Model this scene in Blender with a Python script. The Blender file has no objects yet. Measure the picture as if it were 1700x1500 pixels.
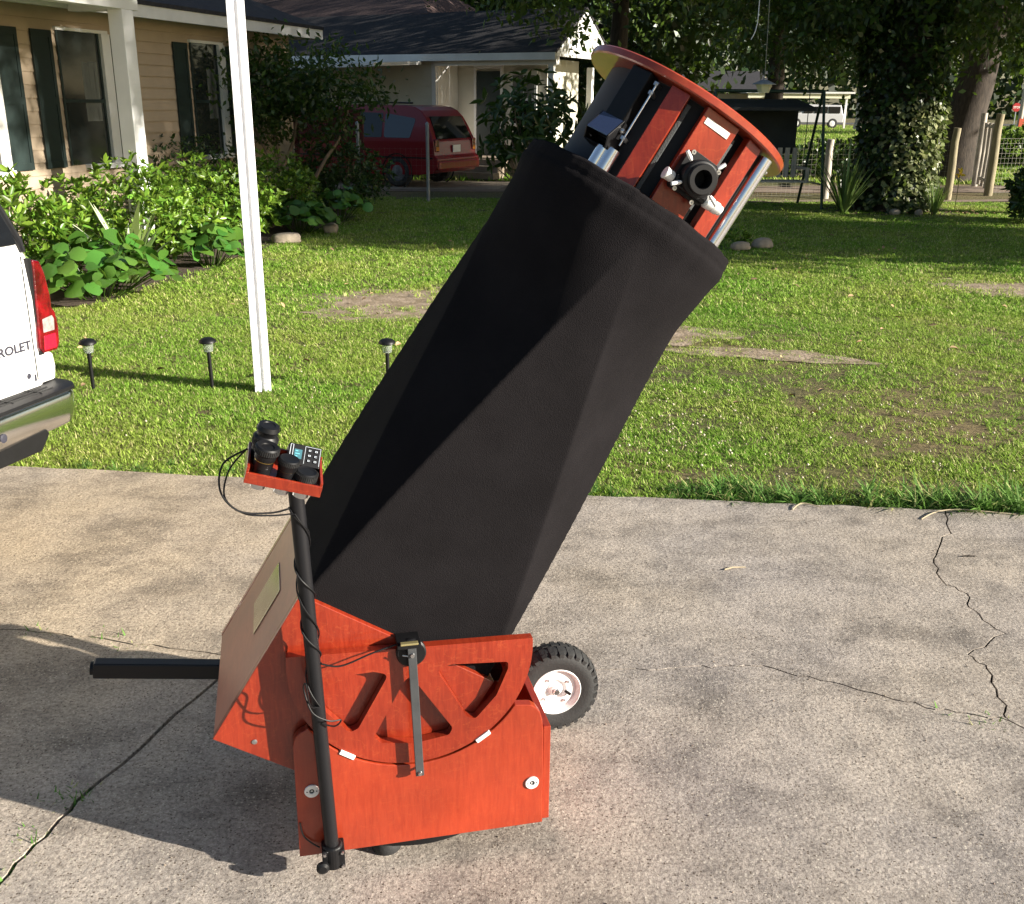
import bpy, bmesh, math, random
import numpy as np
from mathutils import Vector, Matrix
from mathutils.geometry import tessellate_polygon

random.seed(7)
RNG = np.random.default_rng(11)
R = math.radians
sc = bpy.context.scene
COL = sc.collection

# ------------------------------------------------------------------ camera
PITCH, ROLL, CAMH = R(18.9), R(0.5), 1.78
_r0, _u0, _f0 = Vector((1, 0, 0)), Vector((0, math.sin(PITCH), math.cos(PITCH))), Vector((0, math.cos(PITCH), -math.sin(PITCH)))
_rt = _r0 * math.cos(ROLL) + _u0 * math.sin(ROLL)
_up = -_r0 * math.sin(ROLL) + _u0 * math.cos(ROLL)
cam_d = bpy.data.cameras.new('camera')
cam = bpy.data.objects.new('camera', cam_d)
COL.objects.link(cam)
cam.matrix_world = Matrix((( _rt.x, _up.x, -_f0.x, 0), (_rt.y, _up.y, -_f0.y, 0), (_rt.z, _up.z, -_f0.z, CAMH), (0, 0, 0, 1)))
cam_d.sensor_fit = 'HORIZONTAL'
cam_d.sensor_width = 36.0
cam_d.lens = 36.0
cam_d.clip_start = 0.05
cam_d.clip_end = 1000
sc.camera = cam

# ------------------------------------------------------------------ light
SUN_EL = R(18.0)
SUN_H = Vector((0.947, -0.322, 0)).normalized()
SUN = Vector((SUN_H.x * math.cos(SUN_EL), SUN_H.y * math.cos(SUN_EL), math.sin(SUN_EL)))
wd = bpy.data.worlds.new('World'); sc.world = wd; wd.use_nodes = True
nt = wd.node_tree
sky = nt.nodes.new('ShaderNodeTexSky'); sky.sky_type = 'NISHITA'; sky.sun_disc = False
sky.sun_elevation = SUN_EL
sky.sun_rotation = math.atan2(SUN_H.x, SUN_H.y)
bg = nt.nodes['Background']; bg.inputs['Strength'].default_value = 0.05
nt.links.new(sky.outputs['Color'], bg.inputs['Color'])
sd = bpy.data.lights.new('sun', 'SUN'); sd.energy = 5.0; sd.angle = R(0.5); sd.color = (1.0, 0.93, 0.82)
so = bpy.data.objects.new('sun', sd); COL.objects.link(so)
so.rotation_euler = SUN.to_track_quat('Z', 'Y').to_euler(); so.location = (20, -6, 12)
sc.view_settings.view_transform = 'Standard'
try: sc.view_settings.look = 'None'
except Exception: pass
sc.view_settings.exposure = 1.4
sc.view_settings.gamma = 1.0
sc.view_settings.use_curve_mapping = False
sc.cycles.max_bounces = 6
sc.cycles.transparent_max_bounces = 8

# ------------------------------------------------------------------ materials
def mat(name, col, rough=0.6, metal=0.0, var=0.0, vscale=8.0, col2=None, bump=0.0, bscale=60.0, coat=0.0, stretch=None, rnd=0.0, spec=None, sheen=0.0):
    m = bpy.data.materials.new(name); m.use_nodes = True
    n = m.node_tree.nodes; l = m.node_tree.links
    b = n['Principled BSDF']
    b.inputs['Base Color'].default_value = (*col, 1)
    b.inputs['Roughness'].default_value = rough
    b.inputs['Metallic'].default_value = metal
    if spec is not None: b.inputs['Specular IOR Level'].default_value = spec
    if coat: b.inputs['Coat Weight'].default_value = coat; b.inputs['Coat Roughness'].default_value = 0.12
    if sheen: b.inputs['Sheen Weight'].default_value = sheen; b.inputs['Sheen Roughness'].default_value = 0.5
    tc = n.new('ShaderNodeTexCoord')
    vec = tc.outputs['Object']
    if stretch:
        mp = n.new('ShaderNodeMapping'); mp.inputs['Scale'].default_value = stretch
        l.new(vec, mp.inputs['Vector']); vec = mp.outputs['Vector']
    last = None
    if var or col2:
        c2 = col2 if col2 else tuple(max(0, c * (1 - var)) for c in col)
        no = n.new('ShaderNodeTexNoise'); no.inputs['Scale'].default_value = vscale; no.inputs['Detail'].default_value = 6; no.inputs['Roughness'].default_value = 0.62
        l.new(vec, no.inputs['Vector'])
        rp = n.new('ShaderNodeValToRGB'); rp.color_ramp.elements[0].position = 0.36; rp.color_ramp.elements[1].position = 0.66
        rp.color_ramp.elements[0].color = (*c2, 1); rp.color_ramp.elements[1].color = (*col, 1)
        l.new(no.outputs['Fac'], rp.inputs['Fac']); last = rp.outputs['Color']
        l.new(last, b.inputs['Base Color'])
    if rnd:
        at = n.new('ShaderNodeAttribute'); at.attribute_name = 'rnd'
        hv = n.new('ShaderNodeHueSaturation')
        ma = n.new('ShaderNodeMapRange'); ma.inputs['To Min'].default_value = 1 - rnd; ma.inputs['To Max'].default_value = 1 + rnd
        l.new(at.outputs['Fac'], ma.inputs['Value']); l.new(ma.outputs['Result'], hv.inputs['Value'])
        mh = n.new('ShaderNodeMapRange'); mh.inputs['To Min'].default_value = 0.475; mh.inputs['To Max'].default_value = 0.515
        mu = n.new('ShaderNodeMath'); mu.operation = 'FRACT'; mm = n.new('ShaderNodeMath'); mm.operation = 'MULTIPLY'; mm.inputs[1].default_value = 7.3
        l.new(at.outputs['Fac'], mm.inputs[0]); l.new(mm.outputs[0], mu.inputs[0]); l.new(mu.outputs[0], mh.inputs['Value']); l.new(mh.outputs['Result'], hv.inputs['Hue'])
        if last: l.new(last, hv.inputs['Color'])
        else: hv.inputs['Color'].default_value = (*col, 1)
        l.new(hv.outputs['Color'], b.inputs['Base Color'])
    if bump:
        nb = n.new('ShaderNodeTexNoise'); nb.inputs['Scale'].default_value = bscale; nb.inputs['Detail'].default_value = 5
        l.new(vec, nb.inputs['Vector'])
        bp = n.new('ShaderNodeBump'); bp.inputs['Strength'].default_value = bump; bp.inputs['Distance'].default_value = 0.01
        l.new(nb.outputs['Fac'], bp.inputs['Height']); l.new(bp.outputs['Normal'], b.inputs['Normal'])
    return m

def leaf_mat(name, col, rnd=0.45, trans=0.35, rough=0.45, spec=0.5, yellow=(0.22, 0.36, 0.03)):
    m = mat(name, col, rough=rough, rnd=rnd, spec=spec)
    n = m.node_tree.nodes; l = m.node_tree.links
    b = n['Principled BSDF']
    src = b.inputs['Base Color'].links[0].from_socket
    tr = n.new('ShaderNodeBsdfTranslucent')
    mx = n.new('ShaderNodeMixShader'); mx.inputs['Fac'].default_value = trans
    mc = n.new('ShaderNodeMix'); mc.data_type = 'RGBA'; mc.inputs['Factor'].default_value = 0.5
    mc.inputs[7].default_value = (*yellow, 1)
    l.new(src, mc.inputs[6])
    l.new(mc.outputs[2], tr.inputs['Color'])
    l.new(b.outputs['BSDF'], mx.inputs[1]); l.new(tr.outputs['BSDF'], mx.inputs[2])
    l.new(mx.outputs['Shader'], n['Material Output'].inputs['Surface'])
    return m

def wood_mat(name, c1, c2, scale=(3, 3, 28), rough=0.3, coat=0.4, flame=.17):
    """stained birch plywood: long faint streaks, broad blotches, a few light flame figures"""
    m = bpy.data.materials.new(name); m.use_nodes = True
    n = m.node_tree.nodes; l = m.node_tree.links; b = n['Principled BSDF']
    tc = n.new('ShaderNodeTexCoord')
    mp = n.new('ShaderNodeMapping'); mp.inputs['Scale'].default_value = scale
    l.new(tc.outputs['Object'], mp.inputs['Vector'])
    n1 = n.new('ShaderNodeTexNoise'); n1.inputs['Scale'].default_value = 5; n1.inputs['Detail'].default_value = 8; n1.inputs['Roughness'].default_value = .65; n1.inputs['Distortion'].default_value = .6
    l.new(mp.outputs['Vector'], n1.inputs['Vector'])
    n2 = n.new('ShaderNodeTexNoise'); n2.inputs['Scale'].default_value = 4.0; n2.inputs['Detail'].default_value = 3
    l.new(tc.outputs['Object'], n2.inputs['Vector'])
    r1 = n.new('ShaderNodeValToRGB'); r1.color_ramp.elements[0].position = .3; r1.color_ramp.elements[1].position = .7
    r1.color_ramp.elements[0].color = (*c2, 1); r1.color_ramp.elements[1].color = (*c1, 1)
    l.new(n1.outputs['Fac'], r1.inputs['Fac'])
    hv = n.new('ShaderNodeHueSaturation')
    mr = n.new('ShaderNodeMapRange'); mr.inputs['From Min'].default_value = .3; mr.inputs['From Max'].default_value = .7; mr.inputs['To Min'].default_value = .78; mr.inputs['To Max'].default_value = 1.15
    l.new(n2.outputs['Fac'], mr.inputs['Value']); l.new(mr.outputs['Result'], hv.inputs['Value'])
    l.new(r1.outputs['Color'], hv.inputs['Color'])
    # flame figure: thin pale contour lines of a slow noise
    n3 = n.new('ShaderNodeTexNoise'); n3.inputs['Scale'].default_value = 2.4; n3.inputs['Detail'].default_value = 4; n3.inputs['Roughness'].default_value = .55
    mp3 = n.new('ShaderNodeMapping'); mp3.inputs['Scale'].default_value = (2.4, 2.4, 4.2)
    l.new(tc.outputs['Object'], mp3.inputs['Vector']); l.new(mp3.outputs['Vector'], n3.inputs['Vector'])
    m7 = n.new('ShaderNodeMath'); m7.operation = 'MULTIPLY'; m7.inputs[1].default_value = 11
    fr = n.new('ShaderNodeMath'); fr.operation = 'FRACT'
    l.new(n3.outputs['Fac'], m7.inputs[0]); l.new(m7.outputs[0], fr.inputs[0])
    r3 = n.new('ShaderNodeValToRGB'); r3.color_ramp.elements[0].position = 0; r3.color_ramp.elements[0].color = (.75, .75, .75, 1)
    r3.color_ramp.elements[1].position = .13; r3.color_ramp.elements[1].color = (0, 0, 0, 1)
    l.new(fr.outputs[0], r3.inputs['Fac'])
    mk = n.new('ShaderNodeMath'); mk.operation = 'MULTIPLY'; mk.inputs[1].default_value = flame
    l.new(r3.outputs['Color'], mk.inputs[0])
    mx = n.new('ShaderNodeMix'); mx.data_type = 'RGBA'
    l.new(mk.outputs[0], mx.inputs['Factor']); l.new(hv.outputs['Color'], mx.inputs[6]); mx.inputs[7].default_value = (.62, .16, .05, 1)
    l.new(mx.outputs[2], b.inputs['Base Color'])
    b.inputs['Roughness'].default_value = rough
    b.inputs['Coat Weight'].default_value = coat; b.inputs['Coat Roughness'].default_value = .1
    bp = n.new('ShaderNodeBump'); bp.inputs['Strength'].default_value = .05; bp.inputs['Distance'].default_value = .004
    l.new(n1.outputs['Fac'], bp.inputs['Height']); l.new(bp.outputs['Normal'], b.inputs['Normal'])
    return m

def glass_mat(name, tint=(.02, .025, .03), rough=.04):
    return mat(name, tint, rough=rough, spec=.9)

M = {}
M['wood'] = wood_mat('red_stained_plywood', (.30, .033, .011), (.19, .015, .005), scale=(26, 3, 3))
M['wood_v'] = wood_mat('red_stained_plywood_upright', (.35, .042, .014), (.265, .026, .009), scale=(20, 20, 2.4), flame=.10)
M['wood_back'] = wood_mat('plywood_painted_shade', (.36, .085, .035), (.29, .06, .024), scale=(26, 3, 3), rough=.5, coat=.75)  # same red plywood; its shade and hazy reflection are browned into the colour
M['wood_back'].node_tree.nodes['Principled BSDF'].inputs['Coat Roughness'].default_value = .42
M['wood_edge'] = mat('plywood_edge', (.40, .075, .03), rough=.4, var=.4, vscale=40)
M['wood_ring'] = wood_mat('ring_plywood', (.32, .050, .020), (.24, .028, .011), scale=(5, 5, 5))
M['black_metal'] = mat('black_anodised', (.009, .009, .0105), rough=.42, spec=.3, bump=.03, bscale=200)
M['black_plastic'] = mat('black_plastic', (.0075, .0075, .0085), rough=.45, spec=.3, var=.3, vscale=30)
M['black_gloss'] = mat('black_gloss', (.012, .012, .013), rough=.15)
M['cloth'] = mat('black_stretch_cloth', (.0125, .0112, .0122), rough=.95, bump=.35, bscale=420, var=.25, vscale=7, spec=.06)
M['felt'] = mat('black_felt', (.012, .012, .015), rough=.7, sheen=.1)
M['grey_felt'] = mat('dark_grey_flocking', (.06, .065, .065), rough=.95, bump=.3, bscale=300)
M['chrome'] = mat('polished_aluminium', (.86, .86, .88), rough=.2, metal=1)
M['steel'] = mat('steel', (.6, .6, .6), rough=.3, metal=1)
M['alu_white'] = mat('satin_aluminium', (.82, .82, .8), rough=.42, metal=.3)
M['grey_bar'] = mat('grey_anodised_bar', (.085, .09, .095), rough=.4, metal=.4, var=.2, vscale=20)
M['teflon'] = mat('white_teflon', (.8, .8, .78), rough=.45)
M['rubber'] = mat('tyre_rubber', (.022, .022, .022), rough=.75, var=.3, vscale=12, bump=.15, bscale=150)
M['white_paint'] = mat('white_paint', (.78, .78, .78), rough=.35, var=.06, vscale=3)
M['white_alu'] = mat('white_painted_aluminium', (.8, .8, .82), rough=.38, var=.05, vscale=3)
M['gold'] = mat('brass_plate', (.5, .42, .2), rough=.35, metal=.7)
M['mirror_plate'] = mat('polished_plate', (.36, .35, .27), rough=.16, metal=.9, var=.35, vscale=9)
M['label_white'] = mat('white_label', (.82, .8, .72), rough=.5)
M['screen'] = mat('lcd_screen', (.05, .14, .17), rough=.2)
M['print'] = mat('pale_print', (.5, .55, .6), rough=.5)
M['lens'] = mat('lens_glass', (.02, .02, .025), rough=.03, spec=1)
M['gold_band'] = mat('gold_band', (.55, .38, .1), rough=.3, metal=.9)
M['car_white'] = mat('white_car_paint', (.78, .78, .77), rough=.3, coat=.8)
M['car_red'] = mat('red_car_paint', (.20, .007, .013), rough=.3, coat=.35, spec=.35)
M['car_silver'] = mat('silver_car_paint', (.5, .5, .52), rough=.35, coat=.6)
M['dark_glass'] = mat('dark_car_glass', (.008, .009, .011), rough=.05, spec=.5)
M['lamp_red'] = mat('red_lamp_lens', (.20, .002, .007), rough=.1, coat=.7, col2=(.05, .0, .002), vscale=22, stretch=(1, 1, .7), bump=.5, bscale=60)
M['lamp_bright'] = mat('bright_red_reflector', (.55, .008, .03), rough=.2, coat=.5)
M['lamp_clear'] = mat('clear_lamp_lens', (.55, .5, .48), rough=.12, metal=.4, var=.5, vscale=40)
M['van_rim'] = mat('dull_wheel_cover', (.2, .2, .21), rough=.55, metal=.3, var=.6, vscale=14)
M['amber'] = mat('amber_lens', (.5, .16, .02), rough=.2)
M['bumper_chrome'] = mat('bumper_chrome', (.8, .8, .81), rough=.17, metal=1, bump=.03, bscale=3)
M['text_grey'] = mat('dark_grey_lettering', (.035, .035, .05), rough=.4)
M['siding_tan'] = mat('tan_clapboard', (.42, .33, .235), rough=.6, var=.12, vscale=2.5, bump=.08, bscale=30)
M['siding_white'] = mat('cream_clapboard', (.62, .6, .5), rough=.6, var=.14, vscale=1.2)
M['white_board'] = mat('white_board', (.74, .74, .72), rough=.55, var=.15, vscale=2)
M['shutter'] = mat('dark_green_shutter', (.014, .028, .026), rough=.5, var=.3, vscale=5)
M['window_glass'] = glass_mat('window_glass', (.02, .024, .022), rough=.08)
M['curtain'] = mat('pale_curtain', (.17, .18, .16), rough=.8, var=.4, vscale=10, stretch=(30, 30, 1))
M['roof'] = mat('asphalt_shingles', (.034, .032, .036), rough=.9, var=.5, vscale=14, bump=.5, bscale=22)
M['roof_brown'] = mat('brown_shingles', (.09, .055, .05), rough=.9, var=.5, vscale=14, bump=.5, bscale=22)
M['brick'] = mat('brick_steps', (.22, .1, .06), rough=.85, var=.4, vscale=10)
M['steps'] = mat('step_concrete', (.34, .27, .2), rough=.85, var=.3, vscale=4)
M['wood_post'] = mat('weathered_post', (.34, .29, .18), rough=.85, var=.45, vscale=5, stretch=(6, 6, 1), bump=.4, bscale=30)
M['wood_pale'] = mat('pale_bleached_wood', (.6, .54, .46), rough=.8, var=.45, vscale=4, stretch=(8, 8, 1), bump=.3, bscale=30)
M['galv'] = mat('galvanised_steel', (.34, .36, .38), rough=.5, metal=.5, var=.2, vscale=9)
M['wire'] = mat('fence_wire', (.26, .25, .21), rough=.6, metal=.3)
M['green_metal'] = mat('green_painted_tube', (.018, .05, .03), rough=.45, var=.3, vscale=8)
M['canvas'] = mat('dark_canvas', (.03, .034, .036), rough=.85, var=.35, vscale=3)
M['red_boards'] = mat('dark_red_boards', (.11, .02, .016), rough=.75, var=.4, vscale=4, stretch=(1, 1, 8))
M['bark'] = mat('bark', (.062, .048, .036), rough=.95, var=.55, vscale=5, stretch=(4, 4, 1), bump=.8, bscale=14)
M['bark_pale'] = mat('smooth_bark', (.28, .2, .14), rough=.8, var=.4, vscale=8, bump=.2, bscale=20)
M['stone'] = mat('landscape_stone', (.42, .35, .27), rough=.9, var=.4, vscale=7, bump=.5, bscale=18)
M['yellow'] = mat('yellow_petal', (.8, .55, .02), rough=.5)
M['dry_leaf'] = mat('dry_leaf', (.36, .24, .13), rough=.8, rnd=.5)
M['twig'] = mat('twig', (.4, .33, .22), rough=.8)
M['clover'] = mat('clover_white', (.42, .38, .28), rough=.9, rnd=.4)
M['stop_red'] = mat('sign_red', (.4, .02, .02), rough=.4)
M['hydrant'] = mat('orange_red_paint', (.5, .08, .03), rough=.5)
M['cream_fascia'] = mat('cream_fascia', (.7, .68, .5), rough=.5)
M['shade_glass'] = mat('cream_lamp_glass', (.62, .58, .4), rough=.3)
M['lamp_plastic'] = mat('clear_plastic', (.75, .8, .74), rough=.15, spec=.6)
M['lamp_plastic'].node_tree.nodes['Principled BSDF'].inputs['Transmission Weight'].default_value = .85
M['shadow_black'] = mat('black_interior', (.006, .006, .006), rough=.9)
M['mulch'] = mat('mulch', (.11, .075, .05), rough=.95, var=.6, vscale=20, bump=.9, bscale=40)

M['lf_hedge'] = leaf_mat('hedge_leaf', (.125, .235, .026), rnd=.6, rough=.33, trans=.3)
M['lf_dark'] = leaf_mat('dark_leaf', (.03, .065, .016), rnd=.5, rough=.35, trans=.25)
M['lf_broad'] = leaf_mat('broad_leaf', (.075, .19, .03), rnd=.4, rough=.25, trans=.3)
M['lf_strap'] = leaf_mat('strap_leaf', (.13, .2, .06), rnd=.4, rough=.35, trans=.3)
M['lf_stripe'] = mat('pale_leaf_stripe', (.62, .66, .45), rough=.4)
M['lf_tree'] = leaf_mat('tree_leaf', (.030, .064, .012), rnd=.55, rough=.4, trans=.3)
M['lf_tree2'] = leaf_mat('tree_leaf_pale', (.05, .095, .018), rnd=.55, rough=.4, trans=.35)
M['lf_far'] = leaf_mat('far_leaf', (.024, .046, .014), rnd=.5, rough=.5, trans=.25)
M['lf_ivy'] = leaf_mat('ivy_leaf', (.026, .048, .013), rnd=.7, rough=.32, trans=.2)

def ground_mat(name):
    """soil and thin turf under the blades"""
    m = bpy.data.materials.new(name); m.use_nodes = True
    n = m.node_tree.nodes; l = m.node_tree.links; b = n['Principled BSDF']
    tc = n.new('ShaderNodeTexCoord')
    n1 = n.new('ShaderNodeTexNoise'); n1.inputs['Scale'].default_value = .55; n1.inputs['Detail'].default_value = 5
    n2 = n.new('ShaderNodeTexNoise'); n2.inputs['Scale'].default_value = 26; n2.inputs['Detail'].default_value = 6; n2.inputs['Roughness'].default_value = .7
    l.new(tc.outputs['Object'], n1.inputs['Vector']); l.new(tc.outputs['Object'], n2.inputs['Vector'])
    r1 = n.new('ShaderNodeValToRGB'); e = r1.color_ramp.elements
    e[0].position = .38; e[0].color = (.12, .125, .04, 1); e[1].position = .64; e[1].color = (.22, .175, .085, 1)
    l.new(n1.outputs['Fac'], r1.inputs['Fac'])
    r2 = n.new('ShaderNodeValToRGB'); e = r2.color_ramp.elements
    e[0].position = .35; e[0].color = (.35, .3, .25, 1); e[1].position = .7; e[1].color = (1.2, 1.15, 1, 1)
    l.new(n2.outputs['Fac'], r2.inputs['Fac'])
    mx = n.new('ShaderNodeMix'); mx.data_type = 'RGBA'; mx.blend_type = 'MULTIPLY'; mx.inputs['Factor'].default_value = .9
    l.new(r1.outputs['Color'], mx.inputs[6]); l.new(r2.outputs['Color'], mx.inputs[7])
    l.new(mx.outputs[2], b.inputs['Base Color']); b.inputs['Roughness'].default_value = .95
    bp = n.new('ShaderNodeBump'); bp.inputs['Strength'].default_value = .9; bp.inputs['Distance'].default_value = .04
    l.new(n2.outputs['Fac'], bp.inputs['Height']); l.new(bp.outputs['Normal'], b.inputs['Normal'])
    return m
M['turf'] = ground_mat('turf_soil')
M['dirt'] = mat('bare_dirt', (.40, .31, .23), rough=.95, col2=(.20, .15, .085), vscale=7, bump=.9, bscale=35)
M['path'] = mat('path_dirt', (.26, .19, .14), rough=.95, var=.35, vscale=4, bump=.4, bscale=30)
M['asphalt'] = mat('asphalt', (.07, .07, .075), rough=.9, var=.25, vscale=3)

def concrete_mat(name):
    m = bpy.data.materials.new(name); m.use_nodes = True
    n = m.node_tree.nodes; l = m.node_tree.links; b = n['Principled BSDF']
    tc = n.new('ShaderNodeTexCoord'); V = tc.outputs['Object']
    def noise(s, d=5, r=.6):
        x = n.new('ShaderNodeTexNoise'); x.inputs['Scale'].default_value = s; x.inputs['Detail'].default_value = d; x.inputs['Roughness'].default_value = r
        l.new(V, x.inputs['Vector']); return x.outputs['Fac']
    def ramp(f, p0, c0, p1, c1):
        x = n.new('ShaderNodeValToRGB'); e = x.color_ramp.elements
        e[0].position = p0; e[0].color = (*c0, 1); e[1].position = p1; e[1].color = (*c1, 1)
        l.new(f, x.inputs['Fac']); return x.outputs['Color']
    def mix(a, c, f, mode='MULTIPLY'):
        x = n.new('ShaderNodeMix'); x.data_type = 'RGBA'; x.blend_type = mode
        if isinstance(f, float): x.inputs['Factor'].default_value = f
        else: l.new(f, x.inputs['Factor'])
        l.new(a, x.inputs[6])
        if isinstance(c, tuple): x.inputs[7].default_value = (*c, 1)
        else: l.new(c, x.inputs[7])
        return x.outputs[2]
    base = ramp(noise(1.3, 6, .6), .30, (.38, .355, .33), .68, (.50, .46, .41))
    stain = ramp(noise(2.6, 8, .74), .33, (.47, .47, .475), .52, (1, 1, 1))
    c = mix(base, stain, .75)
    mott = ramp(noise(14, 6, .7), .34, (.80, .79, .79), .6, (1.06, 1.05, 1.04)); c = mix(c, mott, .7)
    oil = ramp(noise(.9, 9, .72), .30, (.48, .47, .46), .42, (1, 1, 1)); c = mix(c, oil, .75)
    mps = n.new('ShaderNodeMapping'); mps.inputs['Scale'].default_value = (1.3, 2.3, 1); mps.inputs['Location'].default_value = (3.1, .4, 0); l.new(V, mps.inputs['Vector'])
    xs = n.new('ShaderNodeTexNoise'); xs.inputs['Scale'].default_value = 1.5; xs.inputs['Detail'].default_value = 9; xs.inputs['Roughness'].default_value = .7; l.new(mps.outputs['Vector'], xs.inputs['Vector'])
    c = mix(c, ramp(xs.outputs['Fac'], .36, (.50, .495, .49), .50, (1, 1, 1)), .65)
    tint = ramp(noise(.8, 3), .4, (1.0, .965, .96), .62, (1.02, .955, .87))
    c = mix(c, tint, .8)
    grain = ramp(noise(85, 6, .85), .40, (.34, .32, .31), .56, (1.1, 1.09, 1.07))
    c = mix(c, grain, .75)
    vo = n.new('ShaderNodeTexVoronoi'); vo.inputs['Scale'].default_value = 150; l.new(V, vo.inputs['Vector'])
    sep = n.new('ShaderNodeSeparateColor'); l.new(vo.outputs['Color'], sep.inputs['Color'])
    pit = n.new('ShaderNodeMath'); pit.operation = 'GREATER_THAN'; pit.inputs[1].default_value = .72
    l.new(sep.outputs['Red'], pit.inputs[0])
    nr = n.new('ShaderNodeMath'); nr.operation = 'LESS_THAN'; nr.inputs[1].default_value = .42; l.new(vo.outputs['Distance'], nr.inputs[0])
    pm = n.new('ShaderNodeMath'); pm.operation = 'MULTIPLY'; l.new(pit.outputs[0], pm.inputs[0]); l.new(nr.outputs[0], pm.inputs[1])
    peb = ramp(sep.outputs['Green'], .2, (.10, .075, .055), .8, (.55, .50, .42))
    pf = n.new('ShaderNodeMath'); pf.operation = 'MULTIPLY'; pf.inputs[1].default_value = .92; l.new(pm.outputs[0], pf.inputs[0])
    c = mix(c, peb, pf.outputs[0], 'MIX')
    # tan silt washed over the slab beside the lawn at the left
    ds = n.new('ShaderNodeVectorMath'); ds.operation = 'DISTANCE'; ds.inputs[1].default_value = (-1.7, 3.9, 0); l.new(V, ds.inputs[0])
    dn = n.new('ShaderNodeMath'); dn.operation = 'MULTIPLY_ADD'; dn.inputs[1].default_value = 1.3; l.new(noise(1.8, 5), dn.inputs[0]); l.new(ds.outputs['Value'], dn.inputs[2])
    sm_ = n.new('ShaderNodeMapRange'); sm_.inputs['From Min'].default_value = 1.0; sm_.inputs['From Max'].default_value = 3.0; sm_.inputs['To Min'].default_value = .8; sm_.inputs['To Max'].default_value = 0; l.new(dn.outputs[0], sm_.inputs['Value'])
    c = mix(c, mix(c, (1.22, 1.12, .93), 1.0), sm_.outputs['Result'], 'MIX')
    l.new(c, b.inputs['Base Color'])
    b.inputs['Roughness'].default_value = .85; b.inputs['Specular IOR Level'].default_value = .3
    hb = n.new('ShaderNodeMath'); hb.operation = 'MULTIPLY_ADD'; hb.inputs[1].default_value = .6
    l.new(noise(70, 6, .72), hb.inputs[0]); l.new(noise(9, 4), hb.inputs[2])
    bp = n.new('ShaderNodeBump'); bp.inputs['Strength'].default_value = .55; bp.inputs['Distance'].default_value = .012
    l.new(hb.outputs[0], bp.inputs['Height'])
    l.new(bp.outputs['Normal'], b.inputs['Normal'])
    return m
M['concrete'] = concrete_mat('old_concrete')

def blade_mat(name, c1, c2, c3):
    m = bpy.data.materials.new(name); m.use_nodes = True
    n = m.node_tree.nodes; l = m.node_tree.links; b = n['Principled BSDF']
    oi = n.new('ShaderNodeObjectInfo'); ge = n.new('ShaderNodeNewGeometry')
    no = n.new('ShaderNodeTexNoise'); no.inputs['Scale'].default_value = .7; no.inputs['Detail'].default_value = 4
    l.new(ge.outputs['Position'], no.inputs['Vector'])
    r = n.new('ShaderNodeValToRGB'); e = r.color_ramp.elements
    e[0].position = .35; e[0].color = (*c1, 1); e[1].position = .68; e[1].color = (*c2, 1)
    l.new(no.outputs['Fac'], r.inputs['Fac'])
    at = n.new('ShaderNodeAttribute'); at.attribute_name = 'rnd'
    ad = n.new('ShaderNodeMath'); ad.operation = 'ADD'; l.new(at.outputs['Fac'], ad.inputs[0]); l.new(oi.outputs['Random'], ad.inputs[1])
    fr = n.new('ShaderNodeMath'); fr.operation = 'FRACT'; l.new(ad.outputs[0], fr.inputs[0])
    dry = n.new('ShaderNodeMath'); dry.operation = 'GREATER_THAN'; dry.inputs[1].default_value = .86; l.new(fr.outputs[0], dry.inputs[0])
    df = n.new('ShaderNodeMath'); df.operation = 'MULTIPLY'; df.inputs[1].default_value = .75; l.new(dry.outputs[0], df.inputs[0])
    mx = n.new('ShaderNodeMix'); mx.data_type = 'RGBA'; l.new(df.outputs[0], mx.inputs['Factor']); l.new(r.outputs['Color'], mx.inputs[6]); mx.inputs[7].default_value = (*c3, 1)
    hv = n.new('ShaderNodeHueSaturation'); mr = n.new('ShaderNodeMapRange'); mr.inputs['To Min'].default_value = .55; mr.inputs['To Max'].default_value = 1.4
    l.new(fr.outputs[0], mr.inputs['Value']); l.new(mr.outputs['Result'], hv.inputs['Value']); l.new(mx.outputs[2], hv.inputs['Color'])
    l.new(hv.outputs['Color'], b.inputs['Base Color']); b.inputs['Roughness'].default_value = .65; b.inputs['Specular IOR Level'].default_value = .2
    tr = n.new('ShaderNodeBsdfTranslucent'); l.new(hv.outputs['Color'], tr.inputs['Color'])
    ms = n.new('ShaderNodeMixShader'); ms.inputs['Fac'].default_value = .35
    l.new(b.outputs['BSDF'], ms.inputs[1]); l.new(tr.outputs['BSDF'], ms.inputs[2])
    l.new(ms.outputs['Shader'], n['Material Output'].inputs['Surface'])
    return m
M['blade'] = blade_mat('grass_blade', (.21, .40, .045), (.36, .46, .085), (.52, .45, .24))
M['blade_weed'] = blade_mat('weed_blade', (.12, .26, .05), (.17, .31, .07), (.36, .33, .15))

# ------------------------------------------------------------------ mesh helpers
def frame(o=(0, 0, 0), x=(1, 0, 0), y=(0, 1, 0), z=(0, 0, 1)):
    o, x, y, z = Vector(o), Vector(x), Vector(y), Vector(z)
    return lambda p: o + x * p[0] + y * p[1] + z * p[2]
ID = frame()

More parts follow.
